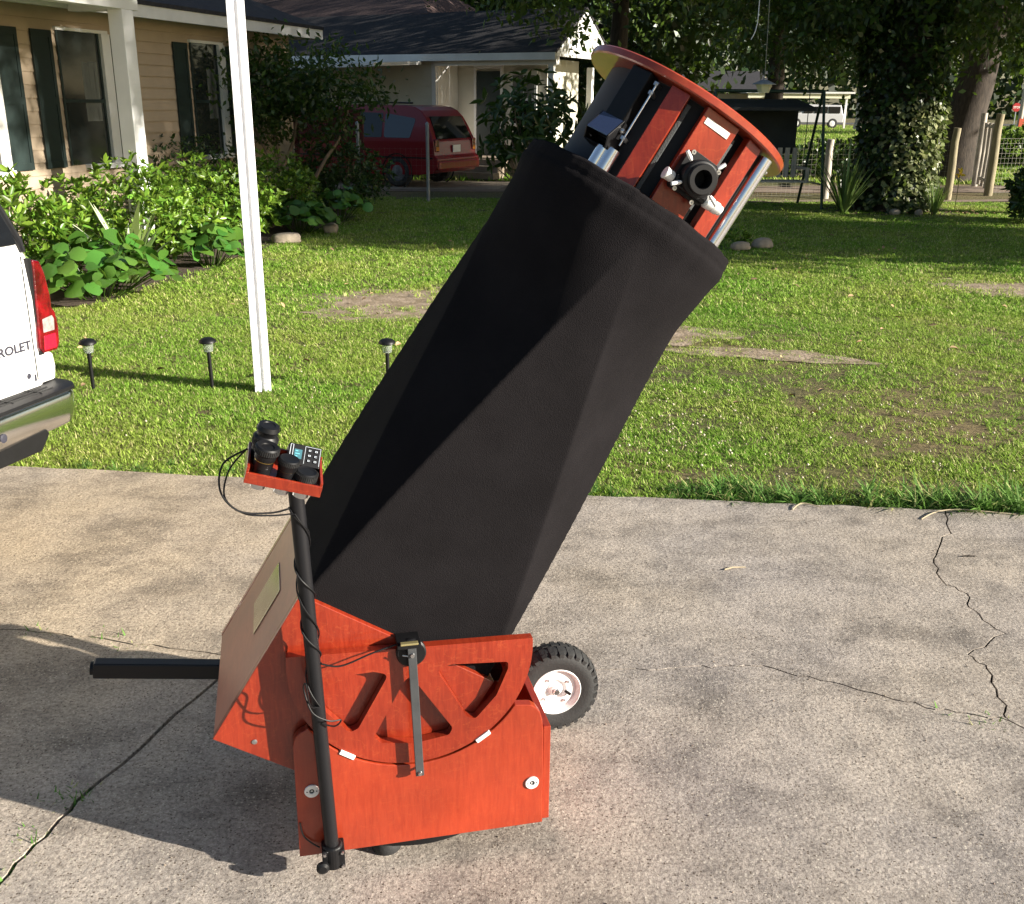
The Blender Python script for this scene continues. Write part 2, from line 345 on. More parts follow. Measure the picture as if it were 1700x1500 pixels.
class MB:
    def __init__(s): s.v = []; s.f = []
    def add(s, vs, fs):
        o = len(s.v); s.v += [tuple(v) for v in vs]; s.f += [tuple(i + o for i in f) for f in fs]; return s
    def box(s, x0, x1, y0, y1, z0, z1, fr=ID):
        c = [(x0, y0, z0), (x1, y0, z0), (x1, y1, z0), (x0, y1, z0), (x0, y0, z1), (x1, y0, z1), (x1, y1, z1), (x0, y1, z1)]
        return s.add([fr(p) for p in c], [(0, 3, 2, 1), (4, 5, 6, 7), (0, 1, 5, 4), (1, 2, 6, 5), (2, 3, 7, 6), (3, 0, 4, 7)])
    def tube(s, pts, rad, n=8, cap=True, closed=False):
        pts = [Vector(p) for p in pts]
        if not hasattr(rad, '__len__'): rad = [rad] * len(pts)
        rings = []; up = None
        for i, p in enumerate(pts):
            a = pts[max(0, i - 1)]; b = pts[min(len(pts) - 1, i + 1)]
            if closed: a = pts[i - 1]; b = pts[(i + 1) % len(pts)]
            t = (b - a).normalized()
            if up is None:
                up = Vector((0, 0, 1)) if abs(t.z) < .9 else Vector((1, 0, 0))
            u = (up - t * up.dot(t)).normalized(); w = t.cross(u); up = u
            rings.append([p + (u * math.cos(2 * math.pi * k / n) + w * math.sin(2 * math.pi * k / n)) * rad[i] for k in range(n)])
        vs = [q for r_ in rings for q in r_]; fs = []
        m = len(rings)
        for i in range(m if closed else m - 1):
            j = (i + 1) % m
            for k in range(n):
                fs.append((i * n + k, i * n + (k + 1) % n, j * n + (k + 1) % n, j * n + k))
        if cap and not closed:
            fs.append(tuple(reversed(range(n)))); fs.append(tuple((m - 1) * n + k for k in range(n)))
        return s.add(vs, fs)
    def lathe(s, prof, n=32, fr=ID, closed=False):
        """prof: (radius, height) pairs about local z"""
        vs = []; fs = []; m = len(prof)
        for r_, h in prof:
            for k in range(n):
                a = 2 * math.pi * k / n; vs.append(fr((r_ * math.cos(a), r_ * math.sin(a), h)))
        for i in range(m if closed else m - 1):
            j = (i + 1) % m
            for k in range(n):
                fs.append((i * n + k, i * n + (k + 1) % n, j * n + (k + 1) % n, j * n + k))
        if not closed:
            fs.append(tuple(reversed(range(n)))); fs.append(tuple((m - 1) * n + k for k in range(n)))
        return s.add(vs, fs)
    def prism(s, poly, d0, d1, fr=ID, holes=()):
        """poly in local (x, z), extruded along local y"""
        loops = [list(poly)] + [list(h) for h in holes]
        tri = tessellate_polygon([[Vector((p[0], p[1], 0)) for p in lp] for lp in loops])
        flat = [p for lp in loops for p in lp]; N = len(flat)
        vs = [fr((p[0], d0, p[1])) for p in flat] + [fr((p[0], d1, p[1])) for p in flat]
        fs = [tuple(t) for t in tri] + [tuple(N + i for i in reversed(t)) for t in tri]
        o = 0
        for lp in loops:
            n = len(lp)
            for k in range(n): a, b = o + k, o + (k + 1) % n; fs.append((a, b, N + b, N + a))
            o += n
        return s.add(vs, fs)
    def build(s, name, m, parent=None, smooth=False, bevel=0, segs=2, angle=40):
        me = bpy.data.meshes.new(name); me.from_pydata(s.v, [], s.f); 
        bm = bmesh.new(); bm.from_mesh(me); bmesh.ops.recalc_face_normals(bm, faces=bm.faces); bm.to_mesh(me); bm.free()
        me.materials.append(m)
        o = bpy.data.objects.new(name, me); COL.objects.link(o)
        if parent is not None: o.parent = parent
        if smooth:
            me.polygons.foreach_set('use_smooth', [True] * len(me.polygons))
            try: me.set_sharp_from_angle(angle=R(angle))
            except Exception: pass
        if bevel:
            b = o.modifiers.new('bevel', 'BEVEL'); b.width = bevel; b.segments = segs; b.limit_method = 'ANGLE'; b.angle_limit = R(35)
        return o

def tag(o, label=None, cat=None, group=None, kind=None):
    if label: o['label'] = label
    if cat: o['category'] = cat
    if group: o['group'] = group
    if kind: o['kind'] = kind
    return o
def thing(name, label, cat, loc=(0, 0, 0), rz=0, group=None):
    o = bpy.data.objects.new(name, None); COL.objects.link(o); o.location = loc; o.rotation_euler.z = rz
    o.empty_display_size = .2
    return tag(o, label, cat, group)
def copy_tree(o, parent=None):
    kids = [c for c in o.children]
    c = o.copy(); COL.objects.link(c)
    if parent is not None: c.parent = parent
    for k in kids: copy_tree(k, c)
    return c
def circ(cx, cz, r, a0, a1, n):
    return [(cx + r * math.cos(R(a0 + (a1 - a0) * i / n)), cz + r * math.sin(R(a0 + (a1 - a0) * i / n))) for i in range(n + 1)]
def rounded(poly, rad, n=4):
    out = []; N = len(poly)
    for i in range(N):
        p0, p1, p2 = Vector(poly[i - 1]), Vector(poly[i]), Vector(poly[(i + 1) % N])
        a = (p0 - p1); b = (p2 - p1); la, lb = a.length, b.length; a.normalize(); b.normalize()
        ang = a.angle(b); d = min(rad / max(math.tan(ang / 2), .05), la * .45, lb * .45)
        s, e = p1 + a * d, p1 + b * d
        for k in range(n + 1):
            t = k / n; out.append(tuple(s * (1 - t) ** 2 + p1 * 2 * t * (1 - t) + e * t * t))
    return out

def np_mesh(name, V, F, m, parent=None, rnd=None, smooth=False):
    """V (n,3), F (m,k) fixed k"""
    me = bpy.data.meshes.new(name); k = F.shape[1]
    me.vertices.add(len(V)); me.vertices.foreach_set('co', np.ascontiguousarray(V, np.float32).ravel())
    me.loops.add(F.size); me.loops.foreach_set('vertex_index', np.ascontiguousarray(F, np.int32).ravel())
    me.polygons.add(len(F)); me.polygons.foreach_set('loop_start', np.arange(0, F.size, k, dtype=np.int32))
    if rnd is not None:
        a = me.attributes.new('rnd', 'FLOAT', 'FACE'); a.data.foreach_set('value', np.ascontiguousarray(rnd, np.float32))
    me.update(calc_edges=True); me.validate()
    me.materials.append(m)
    o = bpy.data.objects.new(name, me); COL.objects.link(o)
    if parent is not None: o.parent = parent
    return o

def unit(v): return v / np.maximum(np.linalg.norm(v, axis=1, keepdims=True), 1e-9)
def leaves(P, D, L, W, up=None, fold=.15, rich=False, droop=0.0):
    """leaf blades: base points P, directions D, lengths L, widths W -> verts, quads, per-face random"""
    N = len(P); D = unit(D)
    ref = RNG.normal(size=(N, 3)) if up is None else up + RNG.normal(size=(N, 3)) * .35
    S = unit(np.cross(D, ref)); Nn = np.cross(S, D)
    L = L[:, None]; W = W[:, None]
    rnd = RNG.random(N)
    if not rich:
        a = P; b = P + D * L * .45 + S * W * .5 + Nn * L * fold * .4; c = P + D * L - Nn * L * droop; d = P + D * L * .45 - S * W * .5 + Nn * L * fold * .4
        V = np.stack([a, b, c, d], 1).reshape(-1, 3); F = np.arange(N * 4).reshape(N, 4)
        return V, F, rnd
    # six-sided leaf of two folded quads
    tip = P + D * L - Nn * L * droop
    m1 = P + D * L * .30 ; m2 = P + D * L * .68 - Nn * L * droop * .4
    r1 = m1 + S * W * .48 + Nn * W * fold; r2 = m2 + S * W * .42 + Nn * W * fold
    l1 = m1 - S * W * .48 + Nn * W * fold; l2 = m2 - S * W * .42 + Nn * W * fold
    V = np.stack([P, r1, r2, tip, l2, l1], 1).reshape(-1, 3)
    base = np.arange(N)[:, None] * 6
    F = np.concatenate([base + np.array([[0, 1, 2, 3]]), base + np.array([[0, 3, 4, 5]])], 1).reshape(-1, 4)
    return V, F, np.repeat(rnd, 2)
def join_leaves(parts):
    Vs, Fs, Rs = [], [], []; o = 0
    for V, F, r_ in parts: Vs.append(V); Fs.append(F + o); Rs.append(r_); o += len(V)
    return np.concatenate(Vs), np.concatenate(Fs), np.concatenate(Rs)

def clump_points(n_clumps, per, rad, crad, zcut=None, shell=.55):
    """leaf positions gathered in clumps spread through an ellipsoid (centre 0)"""
    d = unit(RNG.normal(size=(n_clumps, 3))); r_ = shell + (1 - shell) * RNG.random((n_clumps, 1)) ** .6
    cc = d * r_ * np.array(rad)
    cr = crad * (.6 + .8 * RNG.random(n_clumps))
    idx = np.repeat(np.arange(n_clumps), per)
    off = RNG.normal(size=(len(idx), 3)) * np.array([.55, .55, .42]) * cr[idx][:, None]
    P = cc[idx] + off
    if zcut is not None: P = P[P[:, 2] > zcut]
    return P, cc

def limb_path(a, b, sag=.1, n=5):
    a, b = Vector(a), Vector(b); out = []
    for i in range(n + 1):
        t = i / n; p = a.lerp(b, t); p.z += math.sin(t * math.pi) * sag * (b - a).length
        if 0 < i < n: p += Vector((random.uniform(-1, 1), random.uniform(-1, 1), random.uniform(-.5, .5))) * .05 * (b - a).length
        out.append(p)
    return out

def tree(name, label, x, y, trunk_h, r0, crown_c, crown_r, n_cl, per, leaf=.16, m='lf_tree', lean=(0, 0), group=None, crad=.8, bark='bark', nl=7, zcut=None, shell=.5, cat='tree'):
    t = thing(name, label, cat, (x, y, 0), group=group)
    top = Vector((lean[0], lean[1], trunk_h))
    P, cc = clump_points(n_cl, per, crown_r, crad, zcut, shell)
    P = P + np.array(crown_c)
    D = RNG.normal(size=(len(P), 3)); D[:, 2] -= .35
    L = leaf * (.6 + .8 * RNG.random(len(P)))
    V, F, rn = leaves(P, D, L, L * .55)
    np_mesh('crown', V, F, M[m], t, rn)
    b = MB()
    path = [Vector((0, 0, -.1))] + [top * (i / 6) + Vector((random.uniform(-1, 1), random.uniform(-1, 1), 0)) * .06 for i in range(1, 7)]
    b.tube(path, [r0 * 1.25] + [r0 * (1 - .09 * i) for i in range(6)], n=12)
    sel = cc[RNG.permutation(len(cc))[:nl]] * .8 + np.array(crown_c)
    for k, e in enumerate(sel):
        s = top * random.uniform(.72, 1.0)
        pts = limb_path(s, e, .06)
        b.tube(pts, [r0 * .42 * (1 - i / 6.5) for i in range(len(pts))], n=7)
    b.build('trunk', M[bark], t, smooth=True)
    return t

# ------------------------------------------------------------------ ground
def sheet(name, poly, z, m, kind='structure'):
    me = bpy.data.meshes.new(name)
    tri = tessellate_polygon([[Vector((p[0], p[1], 0)) for p in poly]])
    me.from_pydata([(p[0], p[1], z) for p in poly], [], [tuple(t) for t in tri]); me.update()
    bm = bmesh.new(); bm.from_mesh(me); bmesh.ops.recalc_face_normals(bm, faces=bm.faces)
    for f in bm.faces:
        if f.normal.z < 0: f.normal_flip()
    bm.to_mesh(me); bm.free()
    me.materials.append(m)
    o = bpy.data.objects.new(name, me); COL.objects.link(o); o['kind'] = kind
    return o
sheet('lawn', [(-250, -60), (250, -60), (250, 420), (-250, 420)], -.03, M['turf'])
def wob(poly, amp, n=6, seed=0):
    rr = random.Random(seed); out = []
    for i in range(len(poly)):
        a, b = Vector(poly[i]), Vector(poly[(i + 1) % len(poly)])
        for k in range(n):
            p = a.lerp(b, k / n); out.append((p.x + rr.uniform(-amp, amp), p.y + rr.uniform(-amp, amp)))
    return out
def blob(cx, cy, rx, ry, seed=0, n=40, rot=0):
    rr = random.Random(seed); ph = [rr.uniform(0, 6.28) for _ in range(5)]
    out = []
    for k in range(n):
        a = 2 * math.pi * k / n
        q = 1 + .18 * math.sin(2 * a + ph[0]) + .12 * math.sin(3 * a + ph[1]) + .09 * math.sin(5 * a + ph[2]) + .07 * math.sin(9 * a + ph[3])
        X, Y = rx * q * math.cos(a), ry * q * math.sin(a)
        out.append((cx + X * math.cos(rot) - Y * math.sin(rot), cy + X * math.sin(rot) + Y * math.cos(rot)))
    return out
DIRT = [(-1.2, 9.6, .85, 1.0, 1, 0), (1.25, 8.3, .55, .36, 2, -.3), (1.95, 7.6, .62, .22, 3, -.25), (5.3, 10.6, .9, .6, 4, -.3), (.0, 10.4, .4, .3, 8, 0)]
for i, q in enumerate(DIRT): sheet('dirt_patch', blob(q[0], q[1], q[2], q[3], q[4], rot=q[5]), -.026 + .0012 * i, M['dirt'])
sheet('garden_bed', wob([(-3.85, 9.3), (-3.42, 11.2), (-3.15, 14.0), (-2.55, 16.4), (-2.8, 18.6), (-5.2, 19.2), (-8.4, 9.0), (-6.5, 8.6)], .07, 6, 5), -.018, M['mulch'])
sheet('mulch_ring', blob(6.7, 18.75, 1.45, .8, 6), -.018, M['mulch'])
sheet('garden_path', wob([(-6, 22.0), (2, 22.3), (6, 22.6), (14, 23.4), (30, 24.6), (30, 26.6), (14, 25.4), (6, 24.4), (2, 23.6), (-6, 23.4)], .12, 5, 8), -.018, M['path'])
sheet('fence_border', wob([(3.2, 19.9), (6.5, 20.5), (8.7, 20.6), (13, 21.6), (13, 22.0), (8.7, 21.1), (6.5, 20.9), (3.2, 20.2)], .06, 6, 9), -.014, M['path'])
sheet('road', [(-200, 96), (200, 108), (200, 116), (-200, 103)], -.015, M['asphalt'])
sheet('neighbour_driveway', wob([(-9, 22.4), (-.4, 22.6), (.1, 24.9), (-9, 24.9)], .04, 5, 3), -.012, M['steps'])

# driveway: five broken slabs with open cracks between them
def crackline(pts, seed, n=7, amp=.012):
    rr = random.Random(seed); out = []
    for i in range(len(pts) - 1):
        a, b = Vector(pts[i]), Vector(pts[i + 1]); d = (b - a); nn = Vector((-d.y, d.x)).normalized()
        for k in range(n):
            q = a.lerp(b, k / n); q = q + nn * (rr.uniform(-amp, amp) if (k or i) else 0); out.append((q.x, q.y))
    out.append(tuple(pts[-1])); return out
def grass_y(x): return 4.566 - (x - .43) * .119 if x < .43 else 4.566 - (x - .43) * .087
JC = (-.905, 3.03)                                   # where joint and cross crack meet
J_near = crackline([(-1.62, .2), (-1.22, 1.98), (-1.15, 2.28), JC], 1, 9, .006)
J_far = crackline([JC, (-.62, 3.95), (-.33, grass_y(-.33))], 2, 8, .005)
C_left = crackline([(-7.5, 4.6), (-4, 3.75), (-1.81, 3.22), (-1.43, 3.16), JC], 3, 8, .01)
C_right = crackline([JC, (-.2, 3.02), (.3, 2.97), (.62, 3.0), (.81, 3.02), (1.08, 2.89), (1.30, 2.78), (1.53, 2.70)], 4, 8, .012)
K = C_right[-1]
C_right2 = crackline([K, (1.62, 2.52), (2.6, 2.2), (8, 1.4)], 5, 8, .015)
R_up = crackline([K, (1.545, 2.79), (1.60, 3.01), (1.57, 3.1), (1.76, 3.25), (1.72, 3.42), (1.75, 3.56), (1.70, 3.7), (1.78, 3.92), (1.92, 4.15), (2.02, grass_y(2.02))], 6, 5, .014)
def edge_line(x0, x1, n, seed):
    rr = random.Random(seed)
    return [(x0 + (x1 - x0) * i / n, grass_y(x0 + (x1 - x0) * i / n) + rr.uniform(-.012, .012)) for i in range(1, n)]
def shx(pts, d): return [(p[0] + d, p[1]) for p in pts]
slabs = [
    C_left[:-1] + shx(J_far, -.005) + edge_line(-.33, -7.5, 40, 11) + [(-7.5, grass_y(-7.5))],
    list(reversed(C_left)) + [(-7.5, -3), (-2.3, -3), (-1.9, .2 - .2)] + shx(J_near[:-1], -.006),
    J_far + edge_line(-.33, 2.02, 20, 12) + list(reversed(R_up)) + [q for p in list(reversed(C_right))[1:-1] for q in ([p] if abs(p[0] - .81) > 1e-6 else [(.822, 3.02), (.83, 3.07), (.868, 3.16), (.885, 3.20), (.905, 3.29), (.879, 3.20), (.862, 3.16), (.823, 3.075), p])],
    R_up + edge_line(2.02, 9, 30, 13) + [(9, grass_y(9)), (9, 1.4)] + list(reversed(C_right2))[:-1],
    list(reversed(J_near)) + [(-1.9, 0), (-2.3, -3), (9, -3), (9, 1.4)] + list(reversed(C_right2))[1:] + list(reversed(C_right))[1:-1],
]
drive = bpy.data.objects.new('driveway', None); COL.objects.link(drive); drive['kind'] = 'structure'
sheet('driveway_bed', [(-7, -2.5), (8.5, -2.5), (8.5, 3.7), (-7, 5.2)], -.013, mat('joint_soil', (.09, .068, .05), rough=.95, var=.5, vscale=30))
def inset(poly, d):
    n = len(poly); out = []
    A = sum(poly[i][0] * poly[(i + 1) % n][1] - poly[(i + 1) % n][0] * poly[i][1] for i in range(n))
    s = 1 if A > 0 else -1
    for i in range(n):
        a, b, c = Vector(poly[i - 1]), Vector(poly[i]), Vector(poly[(i + 1) % n])
        t = (c - a).normalized(); out.append((b.x - t.y * d * s, b.y + t.x * d * s))
    return out
for i, sl in enumerate(slabs):
    b = MB(); P2 = inset(sl, .0034)
    b.prism(P2, 0, -.09, frame((0, 0, 0), (1, 0, 0), (0, 0, 1), (0, 1, 0)))
    b.build('slab', M['concrete'], drive)

# ------------------------------------------------------------------ telescope
TH = R(12.905)
SO = Vector((-.4995, 2.004, 0))
scope = thing('reflector_telescope', 'tall red wood telescope with black cloth shroud standing on the cracked concrete driveway', 'telescope', SO, TH)
# side boards of the rocker
BC = (.283, .574); BR = .284
arc = circ(BC[0], BC[1], BR + .006, -33.5, -147.5, 36)
board = [(.0, .064), (.599, .064), (.597, .33)] + [(.594, .362), (.588, .385), (.578, .400), (.565, .409), (.550, .411)] + arc + [(.032, .412), (.020, .407), (.011, .399), (.005, .387), (.002, .37)]
for y0, lab in ((0.0, None), (.535, None)):
    b = MB(); b.prism(board, y0, y0 + .024)
    sb = b.build('rocker_side_board', M['wood'] if False else M['wood_v'], scope, bevel=.0022)
    if y0 == 0: side0 = sb
b = MB(); b.box(.600, .619, .012, .556, .0645, .335); b.build('rocker_end_board', M['wood_v'], scope, bevel=.002)
b = MB(); b.box(.004, .022, .026, .533, .0645, .155); b.build('rocker_end_board', M['wood_v'], scope, bevel=.002)
b = MB(); b.box(.024, .597, .026, .533, .0665, .088); b.build('rocker_floor', M['wood_v'], scope, bevel=.002)
# round ground board and feet
b = MB(); b.lathe([(.262, .030), (.266, .034), (.266, .052), (.262, .056)], 64, frame((.30, .285, 0))); b.build('ground_board', M['black_plastic'], scope, smooth=True)
for a in (248, 8, 128):
    x, y = .30 + .232 * math.cos(R(a)), .285 + .232 * math.sin(R(a))
    b = MB(); b.lathe([(.034, 0), (.037, .004), (.037, .022), (.031, .030)], 28, frame((x, y, 0))); b.build('foot', M['rubber'], scope, smooth=True)
# washers on the side board
for wx, wz in ((.038, .248), (.570, .188)):
    fr = frame((wx, -.0005, wz), (1, 0, 0), (0, 0, 1), (0, -1, 0))
    b = MB(); b.lathe([(.0095, .0), (.0165, .0), (.0175, .0015), (.0165, .004), (.0068, .004), (.006, .0018)], 32, fr)
    wsh = b.build('washer', M['alu_white'], scope, smooth=True, angle=30)
    b = MB(); b.lathe([(.0055, .0012), (.0055, .0026), (.003, .003), (.0029, .0015)], 12, fr)
    for s in (-1, 1): b.lathe([(.0016, .0042), (.0016, .0048)], 8, frame((wx + s * .011, -.0005, wz), (1, 0, 0), (0, 0, 1), (0, -1, 0)))
    b.build('bolt', M['black_metal'], wsh, smooth=True, angle=30)
# teflon pads in the cradle
for a in (-123.5, -55.2):
    c = Vector((BC[0] + (BR + .0035) * math.cos(R(a)), 0, BC[1] + (BR + .0035) * math.sin(R(a))))
    tx = Vector((-math.sin(R(a)), 0, math.cos(R(a)))); nz = Vector((math.cos(R(a)), 0, math.sin(R(a))))
    b = MB(); b.box(-.0195, .0195, -.0035, .020, -.0055, .0055, frame(c, tx, (0, 1, 0), nz)); b.build('bearing_pad', M['teflon'], scope, bevel=.001)
# altitude bearing
def rot2(p, deg):
    c, s = math.cos(R(deg)), math.sin(R(deg)); x, z = p[0] - BC[0], p[1] - BC[1]
    return (BC[0] + x * c - z * s, BC[1] + x * s + z * c)
half = circ(BC[0], BC[1], BR, 3.2, -186.3, 84)
cut3 = rounded([(.338, .533), (.372, .543), (.508, .534), (.508, .516), (.480, .447), (.428, .388), (.408, .398)], .014)
cut1 = [rot2((2 * BC[0] - p[0], p[1]), -1.6) for p in reversed(cut3)]
cut2 = rounded([(.262, .512), (.277, .524), (.292, .502), (.374, .372), (.366, .354), (.283, .342), (.203, .354), (.188, .372)], .013)
for y0 in (.0005, .535):
    b = MB(); b.prism(half, y0, y0 + .024, holes=[cut3, cut1, cut2])
    b.build('side_bearing', M['wood'], scope, bevel=.002)
    if y0 > .1: break

# tube frame: a up the tube, b across it (to the lower right), y away
AL = R(57.9)
TLx, TLz = .040, .7425
PX, PY, PZ = TLx + .26 * math.sin(AL), .282, TLz - .26 * math.cos(AL)
Av = Vector((math.cos(AL), 0, math.sin(AL))); Bv = Vector((math.sin(AL), 0, -math.cos(AL))); Yv = Vector((0, 1, 0))
P0 = Vector((PX, PY, PZ))
TF = frame(P0, Bv, Yv, Av)                     # (b, y, a)
HY = .254                                      # half width of the box
# mirror box: four panels
b = MB(); b.box(-.26, .26, -HY, -HY + .02, -.405, .0, TF); mb_front = b.build('mirror_box_side', M['wood'], scope, bevel=.002)
b = MB(); b.box(-.26, .26, HY - .02, HY, -.405, .0, TF); b.build('mirror_box_side', M['wood'], scope, bevel=.002)
b = MB(); b.box(-.259, -.239, -HY + .021, HY - .021, -.404, -.001, TF); mb_back = b.build('mirror_box_back', M['wood_back'], scope, bevel=.002)
tag(mb_back, 'brownish glossy panel with small polished plate facing away from the sun')
b = MB(); b.box(.239, .259, -HY + .021, HY - .021, -.404, -.001, TF); b.build('mirror_box_front', M['wood'], scope, bevel=.002)
b = MB(); b.box(-.238, .238, -HY + .021, HY - .021, -.38, -.36, TF); b.build('mirror_cell_board', M['black_plastic'], scope)
b = MB(); b.box(-.262, -.2595, -.075, .085, -.215, -.085, TF); b.build('polished_plate', M['mirror_plate'], mb_back, bevel=.0006)
for bb, aa in ((-.225, -.372), (.225, -.372)):
    b = MB(); b.lathe([(.006, 0), (.0062, .0015), (.004, .0025)], 16, frame(TF((bb + .0 if bb > 0 else -.172, -HY - .0005, aa)), (1, 0, 0), (0, 0, 1), (0, -1, 0))); b.build('screw', M['steel'], mb_front, smooth=True)
# shroud: square at the box, round over the upper ring, ridges where the cloth bridges the truss
def shroud_r(th, a):
    """radius at angle th (0 = towards the camera, 90 = +b)"""
    t = min(max((a - .0) / 1.06, 0), 1)
    hb, hy = .246 + .012 * math.sin(math.pi * min(max(a, 0), 1)), .238
    corners = [(hb, -hy), (hb, hy), (-hb, hy), (-hb, -hy)]
    ar = .262
    apex = [(-.030, -ar), (ar, 0), (0, ar), (-ar * .95, .10)]
    pts = []
    order = [(corners[0], apex[0]), (corners[0], apex[1]), (corners[1], apex[1]), (corners[1], apex[2]), (corners[2], apex[2]), (corners[2], apex[3]), (corners[3], apex[3]), (corners[3], apex[0])]
    pts = [(c[0] * (1 - t) + q[0] * t, c[1] * (1 - t) + q[1] * t) for c, q in order]
    d = (math.sin(th), -math.cos(th)); best = 0.0
    n = len(pts)
    for i in range(n):
        p, q = pts[i], pts[(i + 1) % n]
        ex, ey = q[0] - p[0], q[1] - p[1]
        den = d[0] * ey - d[1] * ex
        if abs(den) < 1e-9: continue
        s = (p[0] * ey - p[1] * ex) / den; u = (p[0] * d[1] - p[1] * d[0]) / den
        if s > 0 and -1e-6 <= u <= 1 + 1e-6: best = max(best, s)
    w = min(max((a - .68) / .39, 0), 1); w = w * w * (3 - 2 * w)
    rim = .268 + .007 * math.exp(-((a - 1.085) / .03) ** 2)
    r_ = best * (1 - w) + max(rim, best * .98) * w
    # small sag folds near the top hem
    if a > .92: r_ -= .0022 * math.exp(-((a - 1.098) / .005) ** 2)
    if a > 1.05: r_ += .0003 * math.sin(th * 67 + 2 * math.sin(th * 5)) * min((a - 1.05) / .05, 1)
    if a > .92: r_ += (.00035 * math.sin(th * 17 + a * 22) + .0003 * math.sin(th * 31 - 1)) * min((a - .92) / .15, 1)
    return r_
b = MB(); NA, NT = 220, 360; vs = []; fs = []
A1 = 1.125
for i in range(NA + 1):
    a = -.02 + (A1 + .02) * (i / NA)
    for k in range(NT):
        th = 2 * math.pi * k / NT
        r_ = shroud_r(th, a); hem = a + (.0012 * math.sin(th * 13) + .001 * math.sin(th * 29) if i > NA - 6 else 0)
        vs.append(TF((r_ * math.sin(th), -r_ * math.cos(th), hem)))
for i in range(NA):
    for k in range(NT):
        fs.append((i * NT + k, i * NT + (k + 1) % NT, (i + 1) * NT + (k + 1) % NT, (i + 1) * NT + k))
# hem folds inwards
o = len(vs)
for j, (dr, da) in enumerate(((.012, .004), (.034, -.004), (.036, -.05))):
    for k in range(NT):
        th = 2 * math.pi * k / NT; r_ = shroud_r(th, A1) - dr
        vs.append(TF((r_ * math.sin(th), -r_ * math.cos(th), A1 + da + .0012 * math.sin(th * 13))))
for j in range(3):
    base = NA * NT if j == 0 else o + (j - 1) * NT
    for k in range(NT): fs.append((base + k, base + (k + 1) % NT, o + j * NT + (k + 1) % NT, o + j * NT + k))
b.add(vs, fs); b.build('shroud', M['cloth'], scope, smooth=True, angle=180)
# upper cage
def ringmesh(b, a0, a1, r0, r1, n=96):
    b.lathe([(r0, a0), (r1 - .003, a0), (r1, a0 + .003), (r1, a1 - .003), (r1 - .003, a1), (r0, a1)], n, TF, closed=True)
b = MB(); ringmesh(b, 1.352, 1.371, .195, .257); b.build('upper_ring', M['wood_ring'], scope, smooth=True, angle=35)
b = MB(); ringmesh(b, 1.06, 1.08, .195, .250); b.build('lower_ring', M['wood_ring'], scope, smooth=True, angle=35)
b = MB(); b.lathe([(.199, 1.081), (.199, 1.3515), (.196, 1.3515), (.196, 1.081)], 96, TF, closed=True); b.build('inner_baffle', M['felt'], scope, smooth=True, angle=35)
def cyl_fr(phi, rad, a=0):
    ph = R(phi)
    rv = Bv * math.sin(ph) - Yv * math.cos(ph); tv = Bv * math.cos(ph) + Yv * math.sin(ph)
    return frame(P0 + rv * rad + Av * a, tv, Av, rv)      # local x tangential, y along tube, z outwards
def slat(name, ph0, ph1, rad, a0, a1, m, th=.018):
    ph = (ph0 + ph1) / 2; w = 2 * rad * math.sin(R(ph1 - ph0) / 2)
    b = MB(); b.box(-w / 2, w / 2, a0, a1, -th, 0, cyl_fr(ph, rad)); return b.build(name, m, scope, bevel=.0018)
slat('cage_strut', -32.6, -21.8, .236, 1.081, 1.351, M['wood'])
fboard = slat('focuser_board', -11.4, 9.4, .238, 1.081, 1.351, M['wood'])
slat('cage_strut', 19.0, 31.0, .236, 1.081, 1.351, M['wood'])
for ph in (112, 180): slat('cage_strut', ph - 5, ph + 5, .236, 1.081, 1.351, M['wood'])
for p0, p1, a0, a1 in ((-21.2, -18.6, 1.081, 1.335), (10.0, 13.2, 1.081, 1.33)):
    slat('flocked_strip', p0, p1, .226, a0, a1, M['grey_felt'], .02)
b = MB(); b.box(-.031, .031, 1.318, 1.332, .0002, .0016, cyl_fr(-1.5, .238)); b.build('label_strip', M['label_white'], fboard)
# truss pole ends at the cage
for ph, a0, a1 in ((40.0, 1.085, 1.346), (-40.6, 1.085, 1.176), (-46.2, 1.085, 1.170)):
    b = MB(); f = cyl_fr(ph, .2355 if ph > 0 else .243)
    b.tube([f((0, a0, 0)), f((0, a1, 0))], .0172 if ph == 40.0 else .0148, 24); p = b.build('truss_pole', M['chrome'], scope, smooth=True, angle=60)
    if ph == 40.0:
        b = MB(); b.tube([f((.012, 1.325, .004)), f((.026, 1.325, .006))], [.0035, .0045], 12); b.build('pole_screw', M['steel'], p, smooth=True)
# focuser
FA, FP = 1.214, 1.0
foc = cyl_fr(FP, .2385, FA)
b = MB(); b.prism(rounded([(-.040, -.044), (.040, -.044), (.044, -.03), (.044, .03), (.034, .046), (-.034, .046), (-.044, .03), (-.044, -.03)], .012), 0, .020, frame(foc((0, 0, 0)), foc((1, 0, 0)) - foc((0, 0, 0)), foc((0, 0, 1)) - foc((0, 0, 0)), foc((0, 1, 0)) - foc((0, 0, 0))))
fbody = b.build('focuser', M['black_plastic'], scope, bevel=.002)
b = MB(); b.lathe([(.025, .020), (.037, .020), (.037, .034), (.039, .036), (.039, .048), (.036, .051), (.032, .052), (.032, .060), (.030, .062), (.0200, .062), (.0185, .059), (.0185, .020)], 56, foc, closed=True)
b.build('draw_tube', M['black_plastic'], fbody, smooth=True, angle=30)
b = MB(); b.lathe([(.0182, .022), (.0182, .026)], 32, foc); b.build('bore', M['shadow_black'], fbody)
def fpt(x, y, z): return foc((x, y, z))
